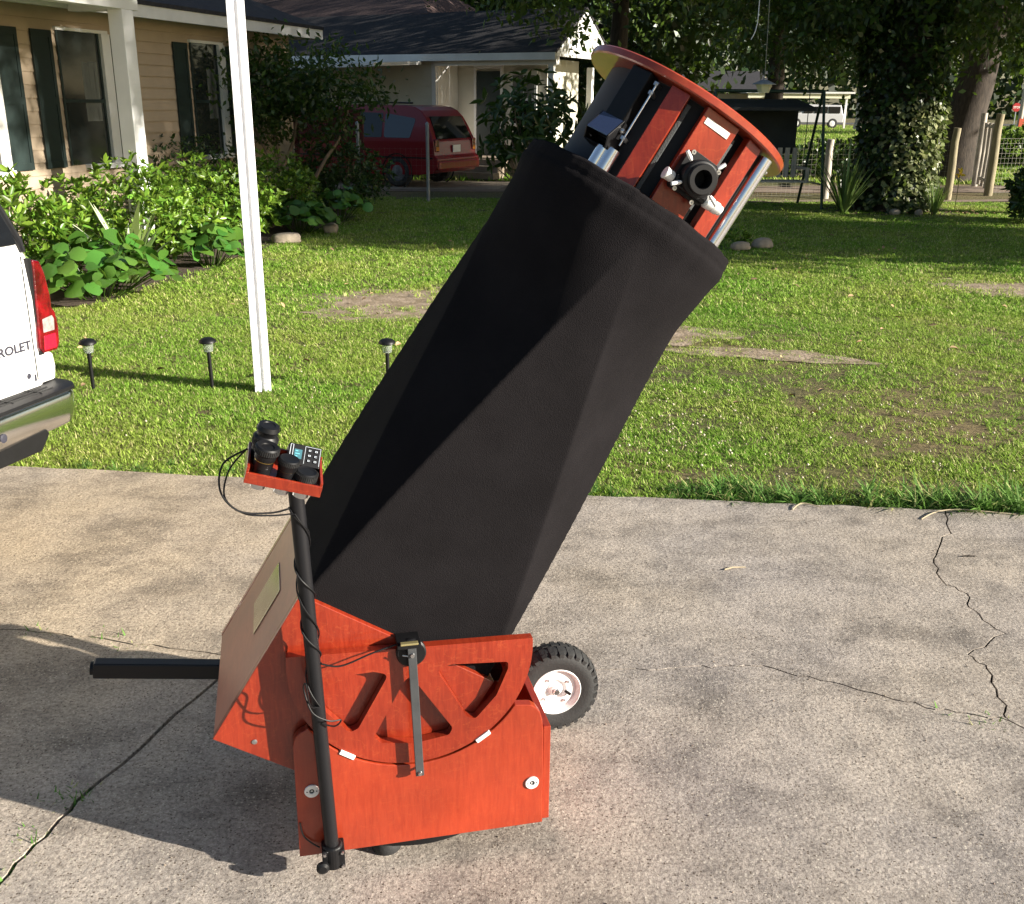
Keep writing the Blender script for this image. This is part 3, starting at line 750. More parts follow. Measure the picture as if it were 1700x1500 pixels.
for x0, x1, segs in ((-.044, -.066, [(.0, .010), (.15, .012), (.75, .012), (.9, .0135), (1, .0128)]), (.044, .090, [(0, .011), (.1, .0145), (.42, .0145), (.45, .0115), (.52, .0115), (.55, .0135), (.78, .0135), (.8, .009), (.84, .009), (.86, .011), (.97, .011), (1, .0102)])):
    b = MB(); b.tube([fpt(x0 + (x1 - x0) * t, -.026, .020) for t, _ in segs], [r_ for _, r_ in segs], 28); b.build('focus_knob', M['alu_white'], fbody, smooth=True, angle=35)
b = MB(); b.tube([fpt(-.047, -.026, .02), fpt(.047, -.026, .02)], .007, 16); b.box(-.042, .042, -.037, -.015, .003, .032, foc); b.build('pinion_housing', M['black_metal'], fbody, bevel=.003)
for ang, rr0, rr1 in ((60, .043, .062), (152, .043, .066), (-140, .041, .064), (-22, .043, .068)):
    ca, sa = math.cos(R(ang)), math.sin(R(ang))
    b = MB(); b.tube([fpt(rr0 * ca, rr0 * sa, .044), fpt(rr0 * ca * 1.15, rr0 * sa * 1.15, .044), fpt(rr1 * ca, rr1 * sa, .045)], [.0028, .0048, .0040], 14); b.build('thumb_screw', M['alu_white'], fbody, smooth=True, angle=50)
for x, y in ((-.036, .040), (.036, .036), (-.03, -.042), (.02, -.046)):
    b = MB(); b.lathe([(.005, .02), (.005, .026), (.0022, .026), (.0022, .0235)], 12, frame(fpt(x, y, 0), *[fpt(*v) - fpt(0, 0, 0) for v in ((1, 0, 0), (0, 1, 0), (0, 0, 1))])); b.build('cap_screw', M['steel'], fbody, smooth=True, angle=30)
# reflex finder: long base, hood with tilted glass
ff = cyl_fr(-50.5, .205)
b = MB(); b.box(-.026, .026, 1.232, 1.351, 0, .040, ff); b.box(-.024, .024, 1.19, 1.232, 0, .026, ff)
finder = b.build('reflex_finder', M['black_plastic'], scope, bevel=.003)
hx = frame(ff((0, 1.166, 0)), ff((0, 1, 0)) - ff((0, 0, 0)), ff((1, 0, 0)) - ff((0, 0, 0)), ff((0, 0, 1)) - ff((0, 0, 0)))
b = MB()
hood = [(.0, .016), (.018, .004), (.066, .010), (.072, .041), (.026, .066), (.002, .052)]
for y0, y1 in ((-.032, -.0285), (.0285, .032)): b.prism(hood, y0, y1, hx)
b.prism([(.0, .016), (.018, .004), (.066, .010), (.066, .014), (.018, .008), (.003, .018)], -.0284, .0284, hx)
b.prism([(.0, .016), (.003, .016), (.005, .050), (.002, .052)], -.0284, .0284, hx)
b.build('finder_hood', M['black_plastic'], finder, bevel=.0015)
b = MB(); b.prism([(.024, .0655), (.026, .066), (.070, .0415), (.069, .040)], -.0283, .0283, hx); b.build('finder_glass', mat('blue_reflex_glass', (.02, .03, .07), rough=.05, spec=1, coat=.5), finder)
b = MB(); b.lathe([(.0055, .0), (.006, .006), (.004, .009)], 16, frame(hx((.052, .0325, .036)), hx((1, 0, 0)) - hx((0, 0, 0)), hx((0, 0, 1)) - hx((0, 0, 0)), hx((0, 1, 0)) - hx((0, 0, 0)))); b.build('finder_knob', M['steel'], finder, smooth=True)
fr_ = cyl_fr(-39.0, .246)
b = MB(); b.tube([fr_((0, 1.188, 0)), fr_((0, 1.334, 0))], .0024, 10); rod = b.build('slender_rod', M['chrome'], scope, smooth=True)
for aa in (1.205, 1.312, 1.333):
    b = MB(); b.box(-.005, .005, aa - .004, aa + .004, -.02, .006, fr_); b.lathe([(.0025, .006), (.003, .012)], 10, frame(fr_((0, aa, 0)), *[fr_(v) - fr_((0, 0, 0)) for v in ((1, 0, 0), (0, 1, 0), (0, 0, 1))])); b.build('rod_clip', M['steel'], rod, smooth=True, angle=30)
# encoder hub, arm and plate on the bearing
b = MB(); b.lathe([(.0345, 0), (.0345, .010), (.031, .013), (.012, .013), (.012, .016), (.0, .016)], 36, frame((.279, -.0003, .590), (1, 0, 0), (0, 0, 1), (0, -1, 0))); hub = b.build('encoder_hub', M['black_plastic'], scope, smooth=True, angle=30)
b = MB(); b.box(.246, .300, -.030, .03, .612, .6225); b.build('encoder_bracket', M['black_plastic'], scope, bevel=.001)
b = MB(); b.box(.253, .293, -.034, -.022, .6228, .6275); b.build('brass_plate', M['gold'], scope, bevel=.0008)
ba, bz = Vector((.279, -.0215, .611)), Vector((.2905, -.0215, .267))
ax = (bz - ba).normalized(); pr = ax.cross(Vector((0, 1, 0)))
b = MB(); b.box(-.0098, .0098, -.004, .004, 0, (bz - ba).length, frame(ba, pr, (0, 1, 0), ax)); arm = b.build('encoder_arm', M['grey_bar'], scope, bevel=.0012)
for s in (.018, .335):
    b = MB(); q = ba + ax * s; b.tube([q + Vector((0, .018, 0)), q + Vector((0, -.0045, 0)), q + Vector((0, -.0046, 0)), q + Vector((0, -.0095, 0))], [.0035, .0035, .0058, .0045], 14); b.build('arm_bolt', M['steel'], arm, smooth=True, angle=30)
b = MB(); b.tube([ba + ax * .018 + Vector((-.022, -.002, .001)), ba + ax * .018 + Vector((-.010, -.006, 0))], .0017, 8); b.build('set_pin', M['steel'], arm, smooth=True)
# eyepiece post with its clamp
pb, ptop = Vector((.0775, -.026, .075)), Vector((.0445, -.030, 1.040))
b = MB(); b.tube([pb, ptop], .0162, 28); b.build('tray_post', M['black_metal'], scope, smooth=True, angle=60)
b = MB()
b.box(.052, .105, -.046, -.0008, .052, .105); b.lathe([(.021, .05), (.024, .054), (.024, .108), (.021, .112)], 24, frame((.0778, -.026, 0)))
clamp = b.build('post_clamp', M['black_plastic'], scope, bevel=.003)
for x, z in ((.058, .098), (.099, .098), (.099, .060), (.058, .060)):
    b = MB(); b.tube([(x, -.045, z), (x, -.0505, z)], [.0042, .0036], 10); b.build('clamp_bolt', M['steel'], clamp, smooth=True, angle=30)
b = MB(); b.lathe([(.012, 0), (.015, .003), (.015, .012), (.009, .016)], 14, frame((.052, -.048, .070), (1, 0, 0), (0, 0, 1), (0, -1, 0))); b.build('clamp_knob', M['black_plastic'], clamp, smooth=True, angle=30)
# tray
TU = Vector((.956, .02, -.292)).normalized(); TV = Vector((.06, .985, .16)); TV = (TV - TU * TV.dot(TU)).normalized(); TN = TU.cross(TV)
TO = Vector((-.055, -.11, 1.066))
TR = frame(TO, TU, TV, TN)
TW, TD = .153, .112
b = MB()
b.box(.0005, TW - .0005, .006, TD - .006, .004, .012, TR); tray = b.build('eyepiece_tray', M['wood'], scope, bevel=.001)
for nm, q in (('tray_wall', (0, TW, 0, .0058, 0, .024)), ('tray_wall', (0, TW, TD - .0058, TD, 0, .034)), ('tray_wall', (0, .0058, .006, TD - .006, 0, .034)), ('tray_wall', (TW - .0058, TW, .006, TD - .006, 0, .030))):
    b = MB(); b.box(*q, TR); b.build(nm, M['wood'], tray, bevel=.001)
for u in (.012, .055, .098, .126):
    b = MB(); b.lathe([(.0022, -.0005), (.003, -.003)], 8, frame(TR((u, .01, 0)), TU, TV, TN)); b.build('tray_screw', M['steel'], tray)
# far side handle and wheel
b = MB(); h0, h1 = Vector((-.505, .50, .350)), Vector((.70, .50, .190)); hd = (h1 - h0).normalized()
b.box(0, (h1 - h0).length, -.019, .019, -.022, .022, frame(h0, hd, (0, 1, 0), hd.cross(Vector((0, 1, 0)))))
handle = b.build('transport_handle', M['black_metal'], scope, bevel=.004)
tag(handle, 'black square bar sticking out at the left')
b = MB(); b.tube([h0 - hd * .008, h0 + hd * .001], .018, 16); b.build('end_cap', M['black_plastic'], handle)
WX, WY, WZ = .760, .50, .1345
wf = frame((WX, WY, WZ), (1, 0, 0), (0, 0, 1), (0, -1, 0))       # local z towards the camera
wheel = MB(); wheel.lathe([(.070, -.020), (.075, -.036), (.095, -.043), (.116, -.040), (.127, -.030), (.1315, -.012), (.1315, .012), (.127, .030), (.116, .040), (.095, .043), (.075, .036), (.070, .020)], 72, wf, closed=True)
wheel = wheel.build('transport_wheel', M['rubber'], scope, smooth=True, angle=50)
b = MB()
for k in range(30):                                      # tread blocks
    a = 2 * math.pi * k / 30; da = 2 * math.pi / 30
    for sgn, off in ((1, 0), (-1, .5)):
        a0 = a + off * da
        for (r0, r1, z0, z1, w) in ((.1300, .1346, .003, .0285, .30), (.1195, .1305, .0285, .0405, .27)):
            vs = []
            for rr in (r0, r1):
                for zz in (z0, z1):
                    for aa in (a0 - da * w, a0 + da * w):
                        rz_ = rr - (.006 if zz == z1 and r0 > .125 else 0) - (.0045 if zz == z1 and r0 < .125 else 0)
                        vs.append(wf((rz_ * math.cos(aa), rz_ * math.sin(aa), sgn * zz)))
            b.add(vs, [(0, 1, 3, 2), (4, 6, 7, 5), (0, 4, 5, 1), (2, 3, 7, 6), (0, 2, 6, 4), (1, 5, 7, 3)])
tr_ = b.build('tread', M['rubber'], wheel); tr_['kind'] = 'stuff'
b = MB(); b.lathe([(.022, .012), (.030, .013), (.034, .020), (.050, .021), (.060, .016), (.066, .020), (.071, .030), (.0745, .037), (.0725, .0385), (.067, .033), (.061, .021), (.05, .026), (.034, .025), (.028, .018), (.022, .017)], 56, wf, closed=True)
b.lathe([(.0, .012), (.022, .012), (.022, .02), (.014, .024), (.014, .032), (.0, .032)], 32, wf)
b.build('rim', M['white_paint'], wheel, smooth=True, angle=35)
b = MB(); b.tube([wf((0, 0, -.06)), wf((0, 0, .040))], .008, 16); b.lathe([(.011, .032), (.011, .038), (.0085, .040)], 6, wf); b.build('axle', M['steel'], wheel, smooth=True, angle=30)
for k in range(4):
    a = R(35 + 90 * k); b = MB(); b.lathe([(.0052, .025), (.0052, .029), (.003, .031)], 6, frame(wf((.044 * math.cos(a), .044 * math.sin(a), 0)), (1, 0, 0), (0, 0, 1), (0, -1, 0))); b.build('rim_bolt', M['steel'], wheel)
b = MB(); b.tube([wf((.030, -.008, .022)), wf((.043, -.014, .036))], .0045, 10); b.build('valve', M['black_plastic'], wheel, smooth=True)
b = MB(); b.box(.62, WX + .02, .53, .548, .10, .20); b.build('wheel_bracket', M['black_metal'], scope, bevel=.003)

# scope-space helper for things that rest on the telescope
SM = Matrix.Translation(SO) @ Matrix.Rotation(TH, 4, 'Z')
def lie(o, local=Vector((0, 0, 0)), x=Vector((1, 0, 0)), y=Vector((0, 1, 0)), z=Vector((0, 0, 1))):
    m = Matrix(((x.x, y.x, z.x, local.x), (x.y, y.y, z.y, local.y), (x.z, y.z, z.z, local.z), (0, 0, 0, 1)))
    o.matrix_world = SM @ m; return o

def eyepiece(u, v, label, prof, band=None, barrel=.0235, down=.03):
    t = thing('eyepiece', label, 'eyepiece', group='eyepieces in the tray')
    lie(t, TR((u, v, .0125)), TU, TV, TN)
    b = MB(); b.lathe(prof, 40); body = b.build('body', M['black_plastic'], t, smooth=True, angle=35)
    rg = max(p_[0] for p_ in prof); zg = [p_[1] for p_ in prof if p_[0] > rg - .0012]
    if max(zg) - min(zg) > .004:
        g = MB()
        for k in range(36):
            a_ = 2 * math.pi * k / 36; g.box(rg - .0006, rg + .0006, -.0009, .0009, min(zg) + .0008, max(zg) - .0008, frame((0, 0, 0), (math.cos(a_), math.sin(a_), 0), (-math.sin(a_), math.cos(a_), 0)))
        gr = g.build('grip_ribs', M['rubber'], body); gr['kind'] = 'stuff'
    r0, h0 = prof[-1]
    b = MB(); b.lathe([(r0 * .55, h0 - .004), (.0, h0 - .003)], 24); b.build('lens', M['lens'], t)
    b = MB(); b.lathe([(barrel, .0), (barrel, -down), (barrel - .002, -down), (barrel - .002, 0)], 32, closed=True); b.build('barrel', M['steel'], t, smooth=True, angle=30)
    if band:
        b = MB(); b.lathe([(band[0], band[1]), (band[0], band[2])], 40); b.build('gold_ring', M['gold_band'], t, smooth=True, angle=30)
eyepiece(.031, .028, 'tall black eyepiece at the front left corner of the red tray',
         [(.018, 0), (.018, .017), (.0195, .018), (.0195, .034), (.0215, .037), (.0215, .047), (.024, .050), (.0245, .062), (.0215, .065), (.0135, .063), (.0125, .061)], (.0198, .0335, .0355), .015)
eyepiece(.078, .026, 'middle sized black eyepiece with thin gold ring, between the tall one and the squat one',
         [(.0165, 0), (.0165, .012), (.0175, .013), (.0175, .022), (.0195, .026), (.0195, .034), (.0215, .037), (.0215, .046), (.019, .048), (.013, .046)], (.0178, .0225, .0245), .015)
eyepiece(.118, .027, 'squat black eyepiece with wide eyecup at the front right of the red tray',
         [(.0205, 0), (.0205, .005), (.0215, .006), (.0235, .010), (.0235, .020), (.0225, .026), (.0195, .028), (.0145, .0255), (.0125, .0255)], (.0217, .0055, .0085), .016)
eyepiece(.028, .082, 'black eyepiece with rounded rubber eyecup standing behind the tall one',
         [(.023, 0), (.023, .036), (.0255, .040), (.0255, .056), (.021, .062), (.021, .070), (.0235, .074), (.0205, .083), (.013, .0835), (.012, .082)], None, .02)
# hand controller
hc = thing('hand_controller', 'black hand controller box with small display and buttons at the back right of the tray', 'controller')
CU = TU; CVt = (TV * .80 + TN * .60).normalized(); CN = CU.cross(CVt)
lie(hc, TR((.078, .064, .030)), CU, CVt, CN)
b = MB(); b.box(0, .068, 0, .047, -.034, .0, frame()); b.build('case', M['black_plastic'], hc, bevel=.002)
b = MB(); b.box(.0125, .0285, .013, .034, .0002, .0010); b.build('display', M['screen'], hc)
b = MB()
for y in (.017, .023, .029): b.box(.0145, .020 + .004 * (y == .023), y, y + .0018, .0011, .0014)
b.build('display_mark', mat('lcd_print', (.12, .42, .5), rough=.4), hc)
for q in ((.0035, .0045, .005, .043), (.009, .010, .005, .043), (.0035, .010, .0432, .0438), (.0035, .010, .0042, .0048), (.034, .0347, .004, .0432), (.034, .066, .0433, .044), (.0653, .066, .004, .0432)):
    b = MB(); b.box(q[0], q[1], q[2], q[3], .0002, .0006); b.build('panel_line', M['print'], hc)
for i in range(2):
    for j in range(3):
        b = MB(); b.box(.040 + i * .013, .048 + i * .013, .009 + j * .0115, .0155 + j * .0115, .0002, .0016); kb = b.build('button', M['black_gloss'], hc, bevel=.0006)
        b = MB(); x0, y0 = .0415 + i * .013, .0105 + j * .0115
        b.box(x0, x0 + .005, y0, y0 + .0008, .0017, .0019); b.box(x0, x0 + .005, y0 + .0028, y0 + .0036, .0017, .0019); b.box(x0, x0 + .0008, y0 + .0008, y0 + .0028, .0017, .0019)
        if (i + j) % 2: b.box(x0 + .0042, x0 + .005, y0 + .0008, y0 + .0028, .0017, .0019)
        b.build('button_mark', M['print'], kb)
# cables
def smooth_path(pts, n=8):
    pts = [Vector(p) for p in pts]; out = []
    for i in range(len(pts) - 1):
        p0, p1, p2, p3 = pts[max(i - 1, 0)], pts[i], pts[i + 1], pts[min(i + 2, len(pts) - 1)]
        for k in range(n):
            t = k / n
            out.append(.5 * ((2 * p1) + (p2 - p0) * t + (2 * p0 - 5 * p1 + 4 * p2 - p3) * t * t + (3 * p1 - p0 - 3 * p2 + p3) * t ** 3))
    out.append(pts[-1]); return out
def post_pt(z): 
    t = (z - pb.z) / (ptop.z - pb.z); return pb.lerp(ptop, t)
def wrap(z0, z1, turns, a0=0, rad=.0185):
    out = []; n = int(turns * 16)
    for k in range(n + 1):
        z = z0 + (z1 - z0) * k / n; a = a0 + 2 * math.pi * turns * k / n; c = post_pt(z)
        out.append(c + Vector((rad * math.cos(a), rad * math.sin(a), 0)))
    return out
cab = []
start = TR((-.001, .09, .028)); 
loop1 = smooth_path([start, (-.095, -.03, 1.080), (-.103, -.055, 1.030), (-.07, -.06, .987), (-.01, -.05, .974), (.028, -.045, .978)])
c1 = loop1 + wrap(.978, .60, 2.6, R(200)) + smooth_path([post_pt(.60) + Vector((.018, -.006, 0)), (.12, -.03, .588), (.19, -.02, .606), (.246, -.012, .617)])
b = MB(); b.tube(c1, .0021, 7); cable = b.build('cable', M['black_plastic'], None, smooth=True); lie(cable)
tag(cable, 'black cable looping from the tray and wound around its post down to the bearing', 'cable')
loop2 = smooth_path([TR((-.001, .10, .024)), (-.085, -.02, 1.062), (-.096, -.05, 1.015), (-.06, -.055, .979), (-.005, -.05, .968), (.03, -.0445, .966)])
c2 = loop2 + wrap(.966, .50, 2.1, R(250), .0190) + smooth_path([post_pt(.50) + Vector((-.01, -.02, 0)), (.045, -.06, .52), (.040, -.07, .575), (.035, -.05, .55), (.05, -.066, .50), (.085, -.06, .470), (.112, -.05, .462), (.098, -.05, .448), (.07, -.045, .455)])
b = MB(); b.tube(c2, .0019, 7); cable2 = b.build('cable', M['black_plastic'], None, smooth=True); lie(cable2)
tag(cable2, 'black cable with a loose loop hanging halfway down the tray post', 'cable')
b = MB(); b.tube(smooth_path([(.006, -.004, .165), (.012, -.006, .130), (.030, -.006, .105), (.048, -.010, .092)]), .002, 7); c3 = b.build('cable', M['black_plastic'], None, smooth=True); lie(c3)
tag(c3, 'short black cable at the lower left corner of the rocker board beside the clamp', 'cable')

# ------------------------------------------------------------------ white carport post
post = thing('carport_post', 'tall white fluted metal post standing in the lawn behind the telescope', 'post', (-1.64, 6.5, 0), R(14))
b = MB()
sec = [(-.052, -.05), (-.012, -.05), (-.008, -.030), (.006, -.030), (.010, -.05), (.052, -.05), (.052, .05), (-.052, .05)]
b.prism(sec, -.03, 3.1, frame((0, 0, 0), (1, 0, 0), (0, 0, 1), (0, 1, 0)))
b.build('post_shaft', M['white_alu'], post, bevel=.003)

# ------------------------------------------------------------------ solar path lights
def path_light(x, y, label, first=None, lean=(0, 0)):
    if first:
        t = copy_tree(first); t.location = (x, y, 0); t['label'] = label
    else:
        t = thing('path_light', label, 'path light', (x, y, 0), group='solar path lights along the lawn')
        b = MB(); b.tube([(0, 0, -.05), (0, 0, .225)], .0125, 14); b.build('stake', M['black_plastic'], t, smooth=True, angle=60)
        b = MB(); b.lathe([(.022, .222), (.030, .226), (.036, .285), (.034, .287), (.029, .232), (.022, .226)], 28, closed=True); b.build('lamp_shade', M['lamp_plastic'], t, smooth=True, angle=40)
        b = MB(); b.lathe([(.0, .279), (.048, .280), (.056, .286), (.054, .296), (.040, .309), (.018, .316), (.0, .317)], 32); b.build('cap', M['black_plastic'], t, smooth=True, angle=40)
    t.rotation_euler = (lean[0], lean[1], random.uniform(0, 6))
    return t
pl = path_light(-2.74, 6.46, 'leftmost black solar path light, nearest the white suv', None, (.0, R(-2)))
path_light(-1.98, 6.52, 'black solar path light just left of the white post', pl, (0, R(-1)))
path_light(-.82, 6.53, 'black solar path light partly behind the telescope shroud', pl)

# ------------------------------------------------------------------ white suv at the left edge
TB = Vector((-1.84, 4.19, 0)); Tr = Vector((-.28, -.96, 0)); Tn = Vector((.96, -.28, 0))
VF = lambda s, n, z: TB + Tr * s + Tn * n + Vector((0, 0, z))
suv = thing('parked_suv', 'white suv with chrome rear bumper parked on the driveway at the left edge', 'suv', TB)
SF = frame((0, 0, 0), Tr, Tn, (0, 0, 1))             # (s across from far side, n rearwards, z)
SD = frame((0, 0, 0), Tn, Tr, (0, 0, 1))             # prism frame: profile (n, z) extruded along s
def car_body(fr, prof, s0, s1, belt, tumble):
    b = MB(); N = len(prof); vs = []; fs = []
    for sgn, s in ((1, s0), (-1, s1)):
        for (n_, z) in prof:
            k = max(0, z - belt) * tumble; vs.append(fr((n_, s + sgn * k, z)))
    tri = tessellate_polygon([[Vector((p[0], p[1], 0)) for p in prof]])
    fs = [tuple(t) for t in tri] + [tuple(N + i for i in reversed(t)) for t in tri]
    for k in range(N): fs.append((k, (k + 1) % N, N + (k + 1) % N, N + k))
    return b.add(vs, fs)
prof = [(-.13, .60), (-.115, .70), (-.105, .80), (-.10, 1.0), (-.115, 1.16), (-.14, 1.225), (-.30, 1.66), (-.42, 1.72), (-3.0, 1.74), (-3.75, 1.17), (-4.95, 1.02), (-5.1, .62), (-5.05, .35), (-.35, .35), (-.16, .5)]
cb = car_body(SD, prof, .035, 1.86, 1.18, .22); cb.build('body', M['car_white'], suv, bevel=.045, segs=4)
b = MB(); b.box(.118, 1.78, -.104, -.096, .672, 1.178, SF); tg = b.build('tailgate', M['car_white'], suv, bevel=.006)
b = MB(); b.box(.1105, .1165, -.108, -.0985, .672, 1.178, SF); b.build('panel_gap', M['shadow_black'], suv)
b = MB(); b.box(.1185, 1.78, -.0958, -.0938, 1.14, 1.150, SF); b.build('crease', M['car_white'], tg)
def word(txt, size, fr_o, fx, fz, m, parent, name='lettering', bold=.02, shear=0, width=1.0):
    c = bpy.data.curves.new(name, 'FONT'); c.body = txt; c.size = size; c.extrude = .0015; c.offset = bold * size; c.resolution_u = 3; c.align_x = 'RIGHT'
    tmp = bpy.data.objects.new(name + '_outline', c)
    me = bpy.data.meshes.new_from_object(tmp); bpy.data.objects.remove(tmp); bpy.data.curves.remove(c)
    me.name = name; me.materials.clear(); me.materials.append(m)
    o = bpy.data.objects.new(name, me); COL.objects.link(o)
    fx, fz = Vector(fx).normalized(), Vector(fz).normalized(); nn = fx.cross(fz)
    o.parent = parent
    o.matrix_local = Matrix(((fx.x * width, fz.x, nn.x, fr_o.x), (fx.y * width, fz.y, nn.y, fr_o.y), (fx.z * width, fz.z, nn.z, fr_o.z), (0, 0, 0, 1)))
    return o
word('CHEVROLET', .050, SF((.130, -.0955, .808)), -Tr, (0, 0, 1), M['text_grey'], tg, width=1.22, bold=.035)
b = MB(); b.box(.095, 1.80, 0, .004, 0, .47, frame(SF((0, -.128, 1.222)), Tr, Tn * .94 + Vector((0, 0, .34)), (Tn * -.34 + Vector((0, 0, .94))))); b.build('rear_window', M['dark_glass'], suv, bevel=.02)
b = MB()
b.tube([SF((.075, -.118, 1.19)), SF((.072, -.135, 1.235)), SF((.17, -.29, 1.66))], [.012, .016, .016], 8); b.build('window_trim', M['black_plastic'], suv, smooth=True)
# tail lamp
lamp = [(.008, 1.15), (-.012, 1.10), (-.028, 1.0), (-.026, .955), (-.044, .93), (-.052, .87), (-.046, .80), (-.030, .775), (.058, .775), (.075, .80), (.060, 1.0), (.048, 1.16)]
b = MB(); b.prism([(p[0] + .015, p[1]) for p in lamp], -.20, -.088, frame((0, 0, 0), Tr, Tn, (0, 0, 1))); tl = b.build('tail_lamp', M['lamp_red'], suv, bevel=.008)
b = MB(); b.prism([(-.012, .858), (-.018, .905), (-.008, .922), (.052, .915), (.055, .858)], -.13, -.086, frame(SF((.004, 0, 0)), Tr, Tn, (0, 0, 1))); b.build('reversing_lens', M['lamp_clear'], tl, bevel=.004)
b = MB(); b.prism([(-.014, .785), (-.016, .846), (.055, .846), (.062, .785)], -.13, -.0865, frame(SF((.004, 0, 0)), Tr, Tn, (0, 0, 1))); b.build('red_reflector', M['lamp_bright'], tl, bevel=.003)
b = MB(); b.box(.064, .082, -.125, -.0935, .77, 1.165, SF); b.build('lamp_edge', M['black_plastic'], tl)
b = MB(); b.lathe([(.012, 0), (.014, .003), (.010, .006)], 14, frame(SF((.165, -.1, .70)), Tr, (0, 0, 1), Tn)); b.box(.128, .136, -.098, -.092, .672, .70, SF); b.build('tailgate_catch', M['text_grey'], suv)
# rear quarter below the lamp
b = MB(); b.prism([(-.04, .64), (-.052, .70), (-.045, .755), (.0, .772), (.115, .772), (.115, .64)], -.5, -.125, frame(SF((.02, 0, 0)), Tr, Tn, (0, 0, 1))); b.build('rear_quarter', M['car_white'], suv, bevel=.015, segs=3)
# bumper: loft round the corner
def sweep(path, sect):
    """path of (s, n, outward s, outward n); sect of (out, z)"""
    b = MB(); vs = []; fs = []; m = len(sect)
    for (s, n_, os_, on_) in path:
        for (o_, z) in sect: vs.append(SF((s + os_ * o_, n_ + on_ * o_, z)))
    for i in range(len(path) - 1):
        for k in range(m): fs.append((i * m + k, i * m + (k + 1) % m, (i + 1) * m + (k + 1) % m, (i + 1) * m + k))
    fs.append(tuple(range(m))); fs.append(tuple((len(path) - 1) * m + k for k in reversed(range(m))))
    return b.add(vs, fs)
bp = []
for i in range(9):
    a = R(180 - 90 * i / 8); bp.append((.05 + .09 * math.cos(a) * 1.0, -.13 + .11 * math.sin(a), math.cos(a), math.sin(a)))
bp = [(-.04, -.42, -1, 0)] + bp + [(.5, -.008, 0, 1), (.95, .0, 0, 1), (1.4, -.008, 0, 1), (1.94, -.13, 1, 0), (1.94, -.42, 1, 0)]
bump = sweep(bp, [(.0, .612), (.008, .600), (.006, .53), (-.012, .475), (-.05, .455), (-.07, .47), (-.07, .60)]).build('rear_bumper', M['bumper_chrome'], suv, smooth=True, angle=50)
sweep(bp, [(-.12, .636), (-.02, .640), (.012, .632), (.016, .620), (.004, .6125), (-.12, .6125)]).build('step_pad', M['black_plastic'], bump, smooth=True, angle=50)
for n0 in (-.105, -.075, -.045):
    b = MB(); b.box(.10, 1.80, n0, n0 + .004, .6395, .6425, SF); b.build('tread_rib', M['rubber'], bump)
for s0 in (.18, .34, .50, .66):
    b = MB(); b.box(s0, s0 + .004, -.115, -.03, .6395, .6428, SF); b.build('tread_rib', M['rubber'], bump)
b = MB(); b.prism([(.19, .49), (.175, .465), (.23, .405), (1.66, .405), (1.7, .465), (1.68, .49)], -.12, -.022, frame((0, 0, 0), Tr, Tn, (0, 0, 1))); b.build('lower_valance', M['black_plastic'], bump, bevel=.008)
b = MB(); b.lathe([(.016, .0), (.018, .004), (.010, .006)], 16, frame(SF((.45, -.003, .53)), Tr, (0, 0, 1), Tn)); b.build('tow_plug', M['text_grey'], bump)
for n_, s in ((-1.15, .05), (-1.15, 1.85), (-4.1, .05), (-4.1, 1.85)):
    sg = -1 if s < 1 else 1
    wfr = frame(SF((s, n_, .37)), Tn, (0, 0, 1), Tr * sg)
    b = MB(); b.lathe([(.24, -.02), (.25, .005), (.33, .0), (.37, -.03), (.37, -.2), (.24, -.22)], 40, wfr, closed=True); wh = b.build('wheel', M['rubber'], suv, smooth=True, angle=40)
    b = MB(); b.lathe([(0, -.03), (.07, -.02), (.2, -.04), (.24, -.01), (.24, -.1), (0, -.1)], 32, wfr); b.build('rim', M['car_silver'], wh, smooth=True, angle=40)

# ------------------------------------------------------------------ tan house on the left
HK = Vector((-3.85, 18.5, 0)); Hd = Vector((-.293, -.956, 0)).normalized(); Hn = Vector((.956, -.293, 0)).normalized()
house = thing('tan_house', 'tan clapboard house with dark shutters and white porch column at the left', 'house', HK)
HF = frame((0, 0, 0), Hd, Hn, (0, 0, 1))             # (s along wall towards camera, off outwards, z)
HL = 14.0
b = MB(); b.box(0, HL, -7.0, -.03, -.1, 2.78, HF); b.build('wall', M['siding_tan'], house)
boards_end = []
for k in range(19):
    z = .02 + k * .146
    b = MB(); b.prism([(-.025, z), (.020, z), (.001, z + .158), (-.025, z + .158)], 0, HL, frame((0, 0, 0), Hn, Hd, (0, 0, 1)))
    b.build('clapboard', M['siding_tan'], house)
b = MB(); b.box(-.03, .035, -.05, .024, -.02, 2.78, HF); b.box(-.03, .0, -7, -.05, -.02, 2.78, HF); b.build('corner_board', M['siding_tan'], house)
b = MB(); b.box(-.01, .9, -.02, .03, -.1, .32, HF); b.box(.9, HL, -.02, .03, -.1, .30, HF); b.build('foundation', M['steps'], house)
